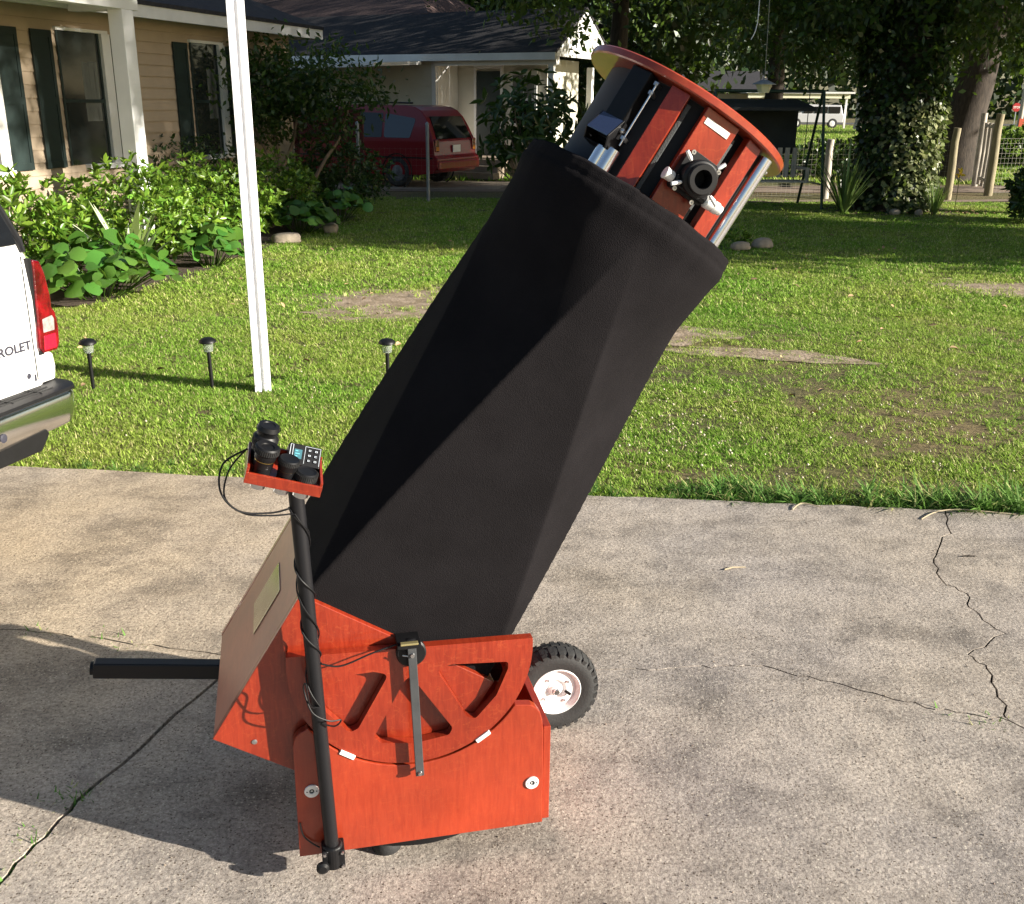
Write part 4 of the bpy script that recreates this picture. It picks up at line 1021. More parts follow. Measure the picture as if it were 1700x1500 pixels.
def house_window(s0, s1, curtain=True, shut=(None, None), right_trim=.16):
    """glass from s1 (far) to s0 (near the camera)"""
    b = MB(); d0, d1 = .012, .05
    b.box(s1 - right_trim, s1, d0, d1 + .03, .98, 2.54, HF)
    b.box(s1 - right_trim, s0 + .02, d0, d1 + .005, 2.54, 2.58, HF); b.box(s1 - right_trim - .02, s1 + .5, d0, d1 + .05, .92, .985, HF)
    w = b.build('window', M['white_board'], house, bevel=.004)
    b = MB(); b.box(s1, s0, .0205, .0235, .985, 2.54, HF); b.build('pane', M['window_glass'], w)
    b = MB()
    b.box(s1, s0, .024, .036, 1.72, 1.76, HF); b.box(s1, s1 + .03, .024, .034, .985, 2.54, HF); b.box(s0 - .03, s0, .024, .034, .985, 2.54, HF)
    b.build('sash', M['shutter'], w)
    if curtain:
        b = MB(); 
        for i in range(5):
            q = s1 + .08 + (s0 - s1 - .5) * i / 5; b.box(q, q + .07, .0238, .0245, 1.5, 2.2, HF)
        b.build('curtain', M['curtain'], w)
    for q in shut:
        if q is None: continue
        b = MB(); b.box(q[0], q[1], .021, .036, .97, 2.53, HF); sh = b.build('shutter', M['shutter'], house, bevel=.003)
        for zz in (.97, 1.70, 2.45):
            b = MB(); b.box(q[0], q[1], .0365, .046, zz, zz + .08, HF); b.build('shutter_rail', M['shutter'], sh)
        for k in range(2):
            b = MB(); qq = q[0] if k == 0 else q[1] - .05; b.box(qq, qq + .05, .0365, .0445, 1.05, 2.45, HF); b.build('shutter_stile', M['shutter'], sh)
house_window(5.63, 4.86, True, ((4.34, 4.68), (5.72, 6.06)))
house_window(2.88, 2.20, True, ((1.70, 2.03), (2.96, 3.30)))
house_window(8.2, 6.82, True, ((6.28, 6.62), (8.32, 8.66)))
# soffit, fascia, hip roof
b = MB(); b.box(-.42, HL, -.02, .42, 2.79, 2.81, HF); b.box(-.42, 0, -7, -.02, 2.79, 2.81, HF); b.build('soffit', M['white_board'], house)
b = MB(); b.box(-.44, HL, .42, .445, 2.75, 2.90, HF); b.box(-.465, -.44, -7, .445, 2.75, 2.90, HF); b.build('fascia', M['white_board'], house)
b = MB(); q = [(-.48, .46, 2.90), (HL, .46, 2.90), (HL, -3.3, 4.5), (3.0, -3.3, 4.5), (-.48, -7.1, 2.90), (HL, -7.1, 2.90)]
b.add([HF(p) for p in q] + [HF((p[0], p[1], p[2] + .05)) for p in q], [(0, 1, 2, 3), (0, 3, 4), (4, 3, 2, 5), (6, 9, 8, 7), (6, 10, 9), (10, 11, 8, 9), (0, 6, 7, 1), (0, 4, 10, 6), (4, 5, 11, 10), (1, 7, 8, 2)]); b.build('roof', M['roof'], house)
# porch: beam, ceiling, column
b = MB(); b.box(5.72, HL, 1.10, 1.28, 2.72, 2.98, HF); b.box(5.72, 5.88, .45, 1.10, 2.72, 2.98, HF); b.build('porch_beam', M['white_board'], house, bevel=.004)
b = MB(); b.box(5.80, HL, .45, 1.10, 2.84, 2.86, HF); b.build('porch_ceiling', M['white_board'], house)
b = MB(); b.add([HF(p) for p in ((5.55, 1.34, 2.985), (HL, 1.34, 2.985), (HL, .30, 3.10), (5.55, .30, 3.10), (5.55, 1.34, 3.03), (HL, 1.34, 3.03), (HL, .30, 3.16), (5.55, .30, 3.16))], [(0, 3, 2, 1), (4, 5, 6, 7), (0, 1, 5, 4), (1, 2, 6, 5), (2, 3, 7, 6), (3, 0, 4, 7)]); b.build('porch_roof', M['roof'], house)
b = MB(); b.box(5.82, 6.02, 1.09, 1.28, .02, 2.72, HF); cm = b.build('porch_column', M['white_paint'], house, bevel=.006)
b = MB(); b.box(5.79, 6.05, 1.06, 1.31, -.05, .14, HF); b.build('column_base', M['white_paint'], cm, bevel=.004)

# ------------------------------------------------------------------ neighbour's house
NK = Vector((-2.0, 27.2, 0)); Nf = Vector((.883, -.469, 0)); Nb = Vector((.469, .883, 0))
nh = thing('neighbour_house', 'pale neighbour house with dark roof and a gabled porch beyond the lawn', 'house', NK)
NF = frame((0, 0, 0), Nf, Nb, (0, 0, 1))             # (right, away, z)
b = MB(); b.box(-9, 0, .03, 8, 0, 2.8, NF); b.box(0, 2.6, 1.05, 2.9, 0, 2.78, NF); b.build('wall', M['siding_white'], nh)
for k in range(11):
    z = .25 + k * .235
    b = MB(); b.prism([(.0, z), (-.030, z), (-.004, z + .245), (.0, z + .245)], -9, -.10, frame(NF((0, .03, 0)), Nb, Nf, (0, 0, 1))); b.build('siding_board', M['siding_white'], nh)
b = MB(); b.box(-.10, .02, -.01, .05, 0, 2.8, NF); b.build('corner_board', M['white_board'], nh)
for k in range(5):
    b = MB(); b.box(.02, .035, .05 + k * .2, .247 + k * .2, .2, 2.8, NF); b.build('upright_board', M['white_board'], nh)
# porch back wall: door, window, columns
b = MB(); b.box(.62, 1.30, 1.0, 1.05, .45, 2.5, NF); dr = b.build('door', M['shutter'], nh)
b = MB(); b.box(.54, .61, .985, 1.06, .45, 2.56, NF); b.box(1.31, 1.38, .985, 1.06, .45, 2.56, NF); b.box(.54, 1.38, .985, 1.06, 2.56, 2.64, NF); b.build('door_frame', M['white_board'], dr)
b = MB(); b.lathe([(.03, 0), (.03, .05)], 10, frame(NF((1.22, .99, 1.4)), Nf, (0, 0, 1), -Nb)); b.build('handle', M['gold'], dr)
b = MB(); b.box(1.62, 2.35, .98, 1.06, 1.2, 2.5, NF); w = b.build('window', M['white_board'], nh)
for i in range(2):
    for j in range(2):
        b = MB(); b.box(1.68 + i * .32, 1.97 + i * .32, .965, .985, 1.26 + j * .6, 1.80 + j * .6, NF); b.build('pane', M['curtain'] if j else M['window_glass'], w)
b = MB(); b.box(.02, 3.35, .0, 1.05, 0, .45, NF); b.build('porch_floor', M['steps'], nh)
for k in range(3):
    b = MB(); b.box(.75 - .05 * k, 2.1 + .05 * k, -.32 * (k + 1), -.32 * k - .001, 0, .42 - .14 * k, NF); b.build('step', M['steps'], nh)
b = MB(); b.box(-.05, .6, -.42, -.01, 0, .95, NF); b.build('brick_pier', M['brick'], nh)
b = MB(); b.box(.02, 3.40, -.10, .06, 2.60, 2.82, NF); b.build('porch_beam', M['white_board'], nh)
for x, yy in ((3.25, -.02), (3.25, 2.2)):
    b = MB(); b.box(x - .07, x + .07, yy - .07, yy + .07, .45, 2.6, NF); b.build('porch_column', M['white_board'], nh)
b = MB(); b.box(2.75, 3.2, -.02, .0, .5, 2.59, NF); 
# main roof and porch gable
b = MB(); q = [(-9.4, -.35, 2.80), (3.5, -.35, 2.82), (3.5, 1.35, 3.88), (-1.2, 1.35, 3.88), (-9.4, 1.35, 3.88)]
b.add([NF(p) for p in q] + [NF((p[0], p[1], p[2] + .06)) for p in q], [(0, 1, 2, 3, 4), (9, 8, 7, 6, 5), (0, 5, 6, 1), (1, 6, 7, 2), (2, 7, 8, 3), (3, 8, 9, 4), (4, 9, 5, 0)]); b.build('roof', M['roof'], nh)
b = MB(); q = [(3.5, 3.05, 2.82), (3.5, 1.36, 3.88), (-1.2, 1.36, 3.88), (-1.2, 3.05, 2.82)]
b.add([NF(p) for p in q] + [NF((p[0], p[1], p[2] + .06)) for p in q], [(0, 1, 2, 3), (7, 6, 5, 4), (0, 4, 5, 1), (1, 5, 6, 2), (2, 6, 7, 3), (3, 7, 4, 0)]); b.build('porch_roof', M['roof'], nh)
b = MB(); q = [(-9.6, 1.30, 3.70), (-1.0, 1.30, 3.86), (-3.4, 4.2, 5.3), (-9.6, 4.2, 5.3), (-.6, 8.2, 3.0), (-9.6, 8.2, 3.0)]
b.add([NF(p) for p in q] + [NF((p[0], p[1], p[2] + .06)) for p in q], [(0, 1, 2, 3), (1, 4, 2), (4, 5, 3, 2), (9, 8, 7, 6), (7, 8, 10), (8, 9, 11, 10), (0, 6, 7, 1), (1, 7, 10, 4)]); b.build('upper_roof', M['roof_brown'], nh)
for k in range(9):
    y0, y1 = -.30 + k * .372, -.30 + (k + 1) * .372 - .006
    def rz(y): return 2.80 + (1.06 * (y + .35) / 1.7 if y < 1.35 else 1.06 * (3.05 - y) / 1.7)
    pl_ = [(y0, 2.78), (y1, 2.78), (y1, rz(y1))] + ([(1.35, rz(1.35))] if y0 < 1.35 < y1 else []) + [(y0, rz(y0))]
    b = MB(); b.prism(pl_, 3.46, 3.485, frame((0, 0, 0), Nb, Nf, (0, 0, 1))); b.build('gable_board', M['white_board'], nh)
b = MB(); b.box(-9.4, 3.5, -.385, -.352, 2.70, 2.86, NF); b.build('fascia', M['white_board'], nh)
# carport awning over the red van
b = MB(); b.add([NF(p) for p in ((-5.2, -2.4, 2.42), (-.15, -2.4, 2.52), (-.15, -.39, 2.62), (-5.2, -.39, 2.62), (-5.2, -2.4, 2.50), (-.15, -2.4, 2.60), (-.15, -.39, 2.70), (-5.2, -.39, 2.70))], [(0, 3, 2, 1), (4, 5, 6, 7), (0, 1, 5, 4), (1, 2, 6, 5), (2, 3, 7, 6), (3, 0, 4, 7)])
aw = b.build('awning', M['white_board'], nh)
for x in (-4.9, -2.2):
    b = MB(); b.tube([NF((x, -2.3, 0)), NF((x, -2.3, 2.45))], .04, 10); b.build('awning_post', M['galv'], aw, smooth=True)

# ------------------------------------------------------------------ red minivan
VK = Vector((-1.70, 22.65, 0)); Vx = Vector((-.896, .444, 0)); Vy = Vector((.444, .896, 0))
van = thing('minivan', 'dark red minivan parked beside the neighbour porch', 'minivan', VK)
VFm = frame((0, 0, 0), Vx, Vy, (0, 0, 1))            # (forward, across away, z), origin at rear near corner
vp = [(.05, .30), (-.06, .42), (-.07, .60), (.0, .66), (.03, .95), (.16, 1.25), (.27, 1.45), (.40, 1.58), (.56, 1.655), (.80, 1.685), (2.4, 1.69), (3.1, 1.55), (3.9, 1.08), (4.55, .92), (4.8, .70), (4.82, .38), (4.6, .26), (4.2, .24), (1.3, .24), (.4, .26)]
car_body(VFm, vp, 0, 1.85, .98, .22).build('body', M['car_red'], van, bevel=.05, segs=3)
def side_panel(poly, m, name, out=.004):
    vs = []; b = MB(); N = len(poly)
    for o_ in (out, -.03):
        for (x, z) in poly: vs.append(VFm((x, -o_ + max(0, z - .98) * .22, z)))
    b.add(vs, [tuple(range(N)), tuple(N + i for i in reversed(range(N)))] + [(k, N + k, N + (k + 1) % N, (k + 1) % N) for k in range(N)])
    return b.build(name, m, van)
side_panel(rounded([(.62, 1.02), (.50, 1.42), (1.28, 1.52), (1.28, 1.02)], .06), mat('blue_sky_glass', (.012, .02, .035), rough=.05, spec=.8), 'side_window')
side_panel(rounded([(1.34, 1.02), (1.34, 1.52), (2.22, 1.54), (2.22, 1.02)], .04), M['dark_glass'], 'side_window')
side_panel(rounded([(2.30, 1.02), (2.30, 1.54), (2.75, 1.50), (3.45, 1.06)], .04), M['dark_glass'], 'side_window')
b = MB()
rw = [(.16, 1.00), (1.69, 1.00), (1.60, 1.46), (.25, 1.46)]
b.prism(rw, -.01, .012, frame(VFm((.065, 0, 0)) + Vector((0, 0, 0)), Vy, -Vx, (Vx * .36 + Vector((0, 0, .93))) )); 
b = MB(); vs = []
for o_ in (-.012, .03):
    for (y, z) in rw: vs.append(VFm((.015 + (z - .95) * .47 + o_, y, z)))
b.add(vs, [(0, 1, 2, 3), (7, 6, 5, 4), (0, 4, 5, 1), (1, 5, 6, 2), (2, 6, 7, 3), (3, 7, 4, 0)]); b.build('rear_window', M['dark_glass'], van)
for y0 in (.03, 1.66):
    b = MB(); b.box(-.012, .10, y0, y0 + .16, .74, 1.0, VFm); lp = b.build('tail_lamp', M['lamp_red'], van, bevel=.02)
    b = MB(); b.box(-.016, -.0125, y0 + .02, y0 + .14, .76, .84, VFm); b.build('indicator', M['amber'], lp)
b = MB(); b.box(-.022, -.012, .76, 1.09, .72, .87, VFm); b.build('number_plate', M['white_paint'], van)
b = MB(); b.box(-.11, .05, .02, 1.83, .36, .56, VFm); b.build('rear_bumper', M['car_red'], van, bevel=.04)
b = MB(); b.box(.05, 4.5, -.012, .0, .60, .63, VFm); b.build('side_moulding', M['black_plastic'], van)
for x in (.95, 3.85):
    for y in (-.01, 1.86):
        sg = -1 if y < 1 else 1
        wfr = frame(VFm((x, y, .32)), Vx, (0, 0, 1), Vy * sg)
        b = MB(); b.lathe([(.20, -.03), (.21, .005), (.29, .0), (.32, -.03), (.32, -.18), (.20, -.2)], 36, wfr, closed=True); wh = b.build('wheel', M['rubber'], van, smooth=True, angle=40)
        b = MB(); b.lathe([(0, .005), (.05, .005), (.19, -.02), (.20, .0), (.20, -.1), (0, -.1)], 28, wfr); rm = b.build('rim', M['van_rim'], wh, smooth=True, angle=30)
        b = MB()
        b.lathe([(.36, -.0), (.38, .004), (.38, -.02), (.355, -.02)], 36, wfr, closed=True); b.build('arch_trim', M['black_plastic'], van, smooth=True)
b = MB(); b.tube([VFm((.7, .30, 1.73)), VFm((2.2, .30, 1.74))], .018, 8); b.build('roof_rail', M['black_plastic'], van, smooth=True)

# ------------------------------------------------------------------ dark red board screen by the fence
rs = thing('board_screen', 'dark red wooden board screen on posts by the fence left of the red van', 'screen', (-3.6, 20.9, 0), R(-6))
for k in range(4):
    b = MB(); b.box(-.75, .62, -.015, .015, 1.02 + k * .15, 1.165 + k * .15); b.build('board', M['red_boards'], rs)
for x in (-.70, .60):
    b = MB(); b.box(x - .045, x + .045, .017, .10, -.05, 1.66 if x < 0 else 1.5); b.build('post', M['red_boards'], rs)

# ------------------------------------------------------------------ wire fence
fence = thing('wire_fence', 'low wire mesh fence with steel and wooden posts across the back of the lawn', 'fence', (0, 20.2, 0))
fb = fence.location.copy()
line = [(-4.3, 20.1), (-2.93, 19.97), (-1.62, 19.85), (.5, 20.25), (3.2, 20.75), (6.28, 21.35), (8.68, 21.1)]
line2 = [(10.05, 22.36), (13.2, 23.4), (16.5, 24.6)]
bm_ = MB()
def mesh_panel(a, c, h, dx=.10, dz=.10, th=.0010):
    a, c = Vector((*a, 0)) - fb, Vector((*c, 0)) - fb; L = (c - a).length; u = (c - a) / L
    f = frame(a, u, Vector((-u.y, u.x, 0)), (0, 0, 1)); n = int(L / dx)
    for i in range(n + 1): bm_.box(i * dx - th, i * dx + th, -th, th, .02, h, f)
    k = int(h / dz)
    for i in range(k + 1): bm_.box(0, L, -th * .8, th * .8, .03 + i * dz - th, .03 + i * dz + th, f)
for L_ in (line, line2):
    for i in range(len(L_) - 1): mesh_panel(L_[i], L_[i + 1], 1.12 if L_[i][0] > 3 else .95, th=.0012 if L_[i][0] > 3 else .0006)
o = bm_.build('wire_mesh', M['wire'], fence); o['kind'] = 'stuff'
for x, y in line[:5]:
    b = MB(); b.tube([(x - fb.x, y - fb.y, -.1), (x - fb.x, y - fb.y, 1.36)], .032, 10); b.lathe([(.036, 1.36), (.036, 1.38), (.01, 1.41)], 10, frame((x - fb.x, y - fb.y, 0))); b.build('steel_post', M['galv'], fence, smooth=True, angle=50)
for x, y, h, r_, m_ in ((6.28, 21.3, 1.12, .075, 'wood_pale'), (8.68, 21.1, 1.36, .075, 'wood_post'), (10.05, 22.36, 1.62, .085, 'wood_post'), (13.2, 23.4, 1.4, .08, 'wood_post'), (16.5, 24.6, 1.4, .08, 'wood_post')):
    b = MB(); x -= fb.x; y -= fb.y
    b.tube([(x, y, -.1), (x + .01, y, h * .4), (x, y + .01, h * .8), (x + .015, y, h)], [r_ * 1.05, r_, r_ * .96, r_ * .93], 12); b.build('wooden_post', M[m_], fence, smooth=True, angle=50)
gate = thing('garden_gate', 'open garden gate of pale bleached rails swung back from its wooden post', 'gate', (10.15, 22.6, 0))
gd = Vector((.28, 1, 0)).normalized(); gf = frame((0, 0, 0), gd, Vector((gd.y, -gd.x, 0)), (0, 0, 1))
for s in (.45, .95, 1.5):
    b = MB(); b.tube([gf((s, 0, .08)), gf((s, .01, .8)), gf((s, 0, 1.42))], [.05, .045, .05], 10); b.build('upright_rail', M['wood_pale'], gate, smooth=True)
for z in (.2, 1.32):
    b = MB(); b.box(.05, 1.55, -.03, .03, z, z + .07, gf); b.build('cross_rail', M['wood_pale'], gate)
b = MB(); b.tube([gf((2.1, .0, .0)), gf((2.1, 0, 1.62))], .07, 10); b.build('latch_post', M['wood_pale'], gate, smooth=True)

# ------------------------------------------------------------------ swing seat
sw = thing('swing_seat', 'dark canopied garden swing seat with green tube frame and pale slats', 'swing seat', (4.5, 19.2, 0), R(4))
def leg(p, q): b = MB(); b.tube([p, q], .026, 10); return b.build('leg', M['green_metal'], sw, smooth=True)
for x in (-1.0, .95):
    leg((x, -.55, 0), (x + .03, -.02, 1.98)); leg((x, .75, 0), (x + .03, .04, 1.98))
    b = MB(); b.tube([(x, -.42, .42), (x, .58, .42)], .016, 8); b.build('brace', M['green_metal'], sw, smooth=True)
b = MB(); b.tube([(-1.0, 0, 1.99), (1.0, 0, 1.99)], .028, 10); b.build('top_bar', M['green_metal'], sw, smooth=True)
b = MB(); b.add([(-1.0, -.45, 1.66), (.72, -.45, 1.66), (.72, .55, 1.82), (-1.0, .55, 1.82), (-1.0, -.45, 1.72), (.72, -.45, 1.72), (.72, .55, 1.86), (-1.0, .55, 1.86)], [(0, 3, 2, 1), (4, 5, 6, 7), (0, 1, 5, 4), (1, 2, 6, 5), (2, 3, 7, 6), (3, 0, 4, 7)]); b.build('canopy', M['canvas'], sw, bevel=.01)
b = MB(); b.box(-.95, .70, .42, .45, .92, 1.78); b.build('back_cover', M['canvas'], sw, bevel=.01)
for k in range(12):
    x = -.92 + k * .14; b = MB(); b.box(x, x + .085, .30, .325, .50, 1.02); b.build('slat', M['wood_pale'], sw)
for k in range(6):
    y = -.25 + k * .085; b = MB(); b.box(-.95, .72, y, y + .07, .44, .462); b.build('seat_slat', M['wood_pale'], sw)
for x in (-.96, .73):
    b = MB(); b.box(x - .03, x + .03, -.28, .34, .66, .70); b.box(x - .03, x + .03, -.28, -.23, .44, .66); b.build('armrest', M['wood_pale'], sw)
    b = MB(); b.tube([(x, 0, .68), (x, 0, 1.98)], .008, 6); b.build('hanger', M['green_metal'], sw)

# ------------------------------------------------------------------ hanging lantern
ln = thing('hanging_lantern', 'cream glass lantern with dark cap hanging on a wire below the tree', 'lantern', (3.43, 15.0, 1.93))
b = MB(); b.lathe([(.075, -.01), (.115, .10), (.110, .10), (.070, -.01)], 6, closed=True); b.lathe([(.072, -.012), (.0, -.012)], 6); b.build('shade', M['shade_glass'], ln)
b = MB(); b.lathe([(.165, .098), (.165, .106), (.05, .155), (.02, .160), (.02, .175)], 6); b.build('cap', M['galv'], ln)
b = MB(); b.lathe([(.0, .170), (.022, .185), (.022, .2), (.0, .215)], 12); b.build('finial', M['steel'], ln, smooth=True)
b = MB(); b.tube([(0, 0, .21), (-.01, 0, .8), (-.03, 0, 1.6), (-.04, 0, 3.0)], .0045, 6); b.build('wire', M['wire'], ln)
wl = MB(); wl.tube(smooth_path([(3.20, 15.0, 2.60), (3.26, 15.0, 2.75), (3.28, 15.02, 3.1), (3.27, 15.0, 4.9)]), .006, 6)
tag(wl.build('hanging_wire', M['white_alu'], None, smooth=True), 'short pale wire dangling from the branches beside the lantern wire', 'wire')

# ------------------------------------------------------------------ vegetation
def rosettes(P, A, k, L, W, open_=.75, rich=True, droop=.1):
    """whorls of k leaves round axis A at each point"""
    N = len(P); A = unit(A); ref = RNG.normal(size=(N, 3)); U = unit(np.cross(A, ref)); Vv = np.cross(A, U)
    ang = np.arange(k)[None, :] * 2 * np.pi / k + RNG.random((N, 1)) * 6.28 + RNG.normal(size=(N, k)) * .25
    o = open_ * (.6 + .8 * RNG.random((N, k)))
    D = (U[:, None, :] * np.cos(ang)[..., None] + Vv[:, None, :] * np.sin(ang)[..., None]) * o[..., None] + A[:, None, :] * (1 - .5 * o)[..., None]
    Pk = np.repeat(P, k, 0); Ax = np.repeat(A, k, 0)
    Lk = L * (.6 + .7 * RNG.random(N * k)); 
    return leaves(Pk, D.reshape(-1, 3), Lk, Lk * W / L, up=Ax, rich=rich, droop=droop)

def bush(name, label, x, y, rx, ry, h, n, leaf=.085, m='lf_hedge', k=6, group=None, cat='bush', shell=.45, wid=.42, stems=9, base=.12):
    t = thing(name, label, cat, (x, y, 0), group=group)
    d = unit(RNG.normal(size=(n, 3)) * np.array([1, 1, .9])); r_ = shell + (1 - shell) * RNG.random((n, 1)) ** .5
    bump = 1 + .16 * np.sin(d[:, :1] * 5 + x) * np.cos(d[:, 1:2] * 4 + y) + .10 * np.sin(d[:, 2:3] * 9 + d[:, :1] * 7)
    P = d * r_ * bump * np.array([rx, ry, h * .55]); P[:, 2] += h * .5
    keep = P[:, 2] > base * h * RNG.random(n); P = P[keep]; d = d[keep]
    A = d * .8 + np.array([0, 0, .7]) + RNG.normal(size=P.shape) * .35
    q = len(P) // 3
    szs = np.array([1.15, .85, .62])
    sets = [rosettes(P[j::3], A[j::3], k if j else k - 1, leaf * szs[j], leaf * szs[j] * wid) for j in range(3)]
    inner = P * np.array([.82, .82, .9]); sel = RNG.permutation(len(inner))[:len(inner) // 2]
    sets.append(leaves(np.repeat(inner[sel], 4, 0) + RNG.normal(size=(len(sel) * 4, 3)) * .04, RNG.normal(size=(len(sel) * 4, 3)), leaf * .7 * (.5 + RNG.random(len(sel) * 4)), np.full(len(sel) * 4, leaf * .28)))
    V, F, rn = join_leaves(sets)
    np_mesh('foliage', V, F, M[m], t, rn)
    b = MB()
    for i in range(stems):
        e = P[RNG.integers(len(P))] * np.array([.8, .8, .9]); s = (e[0] * .2, e[1] * .2, -.03)
        b.tube(limb_path(s, e, .05, 4), [.014, .012, .010, .007, .004], 6)
    b.build('stems', M['bark_pale'], t, smooth=True)
    return t
HG = 'hedge bushes along the tan house'
bush('hedge_bush', 'sunlit hedge bush just above the white suv tail lamp, nearest the camera', -5.15, 10.2, .85, .9, 1.05, 620, .10, group=HG)
bush('hedge_bush', 'sunlit glossy hedge bush in front of the porch column foot', -4.35, 11.8, .95, 1.0, 1.02, 760, .095, group=HG)
bush('hedge_bush', 'sunlit glossy hedge bush immediately left of the tall white post', -4.05, 13.6, .95, 1.0, 1.0, 700, .092, group=HG)
bush('hedge_bush', 'sunlit small leaved bush immediately right of the tall white post at the house corner', -3.55, 15.5, .72, .8, 1.02, 620, .08, group=HG)
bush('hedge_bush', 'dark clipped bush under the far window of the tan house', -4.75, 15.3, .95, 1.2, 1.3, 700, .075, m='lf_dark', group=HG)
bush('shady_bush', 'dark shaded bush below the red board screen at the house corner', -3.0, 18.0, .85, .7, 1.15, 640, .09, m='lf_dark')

def discs(P, Nn, Rr, n=8):
    N = len(P); Nn = unit(Nn); U = unit(np.cross(Nn, RNG.normal(size=(N, 3)))); Vv = np.cross(Nn, U)
    a = np.arange(n) * 2 * np.pi / n; wob_ = 1 + .08 * np.cos(2 * a)
    ring = P[:, None, :] + (U[:, None, :] * np.cos(a)[None, :, None] + Vv[:, None, :] * np.sin(a)[None, :, None]) * (Rr[:, None] * wob_)[..., None] - Nn[:, None, :] * (Rr[:, None] * .18 * (1 + np.cos(2 * a + 1)))[..., None]
    V = np.concatenate([P[:, None, :] + Nn[:, None, :] * -.0, ring], 1).reshape(-1, 3)
    f = []
    for i in range(0, n, 2): f.append([0, 1 + i, 1 + (i + 1) % n, 1 + (i + 2) % n])
    F = (np.arange(N)[:, None, None] * (n + 1) + np.array(f)[None]).reshape(-1, 4)
    return V, F, np.repeat(RNG.random(N), n // 2)
def broadleaf(label, x, y, r_, h, n, leaf=.075):
    t = thing('broadleaf_plant', label, 'plant', (x, y, 0), group='round leaved plants at the front of the garden bed')
    ang = RNG.random(n) * 6.28; rr = r_ * np.sqrt(RNG.random(n)); 
    z = h * (1 - .55 * (rr / r_) ** 2) * (.65 + .45 * RNG.random(n))
    P = np.stack([rr * np.cos(ang), rr * np.sin(ang), z], 1)
    Nn = np.stack([np.cos(ang) * .5, np.sin(ang) * .5, np.ones(n) * .9], 1) + RNG.normal(size=(n, 3)) * .38
    V, F, rn = discs(P, Nn, leaf * (.55 + .75 * RNG.random(n)))
    np_mesh('foliage', V, F, M['lf_broad'], t, rn)
    b = MB()
    for i in range(0, n, 3): b.tube([(P[i][0] * .3, P[i][1] * .3, -.02), (P[i][0] * .7, P[i][1] * .7, P[i][2] * .6), tuple(P[i])], [.005, .004, .003], 5)
    b.build('stalks', M['lf_broad'], t, smooth=True)
broadleaf('large round leaved plant at the near end of the bed above the leftmost path light', -3.95, 9.75, .72, .55, 190, .085)
broadleaf('round leaved plant left of the white post at the lawn edge', -3.45, 11.75, .48, .42, 110, .075)
broadleaf('round leaved plant right of the white post behind the garden stones', -3.05, 14.9, .55, .48, 130, .075)
broadleaf('round leaved plant at the far end of the bed beside the dark bush', -2.75, 16.4, .5, .5, 100, .075)

def straps(n, L, W, spread, m, seg=6, droop=.5, upb=1.0):
    V = []; F = []; rn = []; o = 0
    for i in range(n):
        a = random.uniform(0, 6.28); tilt = random.uniform(.08, 1) * spread; l_ = L * random.uniform(.6, 1.15); w = W * random.uniform(.7, 1.2)
        d = Vector((math.cos(a) * tilt, math.sin(a) * tilt, upb)).normalized(); p = Vector((math.cos(a) * .03, math.sin(a) * .03, -.02))
        side = Vector((-math.sin(a), math.cos(a), 0)); 
        for k in range(seg + 1):
            t = k / seg; ww = w * (1 - t ** 2.2) * .5 + .0006
            V += [tuple(p + side * ww), tuple(p - side * ww)]
            d = (d + Vector((math.cos(a) * .2, math.sin(a) * .2, -1)) * droop * t * .5).normalized(); p = p + d * l_ / seg
        for k in range(seg): F.append((o + 2 * k, o + 2 * k + 1, o + 2 * k + 3, o + 2 * k + 2)); 
        rn += [random.random()] * seg; o += 2 * (seg + 1)
    return np.array(V), np.array(F), np.array(rn)
def strap_plant(name, label, x, y, n, L, W, spread, m='lf_strap', stripe=False, cat='plant', droop=.5):
    t = thing(name, label, cat, (x, y, 0))
    V, F, rn = straps(n, L, W, spread, m, droop=droop)
    np_mesh('leaf_blades', V, F, M[m], t, rn)
    if stripe:
        S = V.reshape(-1, 2, 3); mid = S.mean(1, keepdims=True); S2 = mid + (S - mid) * .45 + np.array([0, 0, .004]); np_mesh('leaf_stripes', S2.reshape(-1, 3), F, M['lf_stripe'], t)
    return t
strap_plant('striped_plant', 'plant with long pale striped strap leaves in front of the hedge', -3.95, 10.55, 40, .80, .125, 1.0, stripe=True, droop=.30)
strap_plant('spiky_plant', 'spiky pale green clump of strap leaves at the left foot of the ivy tree', 5.75, 18.3, 60, 1.15, .045, .75, droop=.32)
strap_plant('grassy_tuft', 'fine leaved grassy tuft at the right foot of the ivy tree', 7.25, 18.1, 90, .6, .014, .6, m='lf_strap', droop=.25)
# yellow flower beside the ivy tree
fl = thing('yellow_flower', 'single yellow flower beside the ivy covered trunk', 'flower', (7.85, 18.7, 0))
b = MB(); b.tube([(0, 0, 0), (.01, 0, .35), (0, -.02, .62)], .006, 6); b.build('stem', M['lf_strap'], fl)
V, F, rn = rosettes(np.array([[0, -.02, .62]]), np.array([[0, -.8, .5]]), 6, .11, .05, 1.0); np_mesh('petals', V, F, M['yellow'], fl)

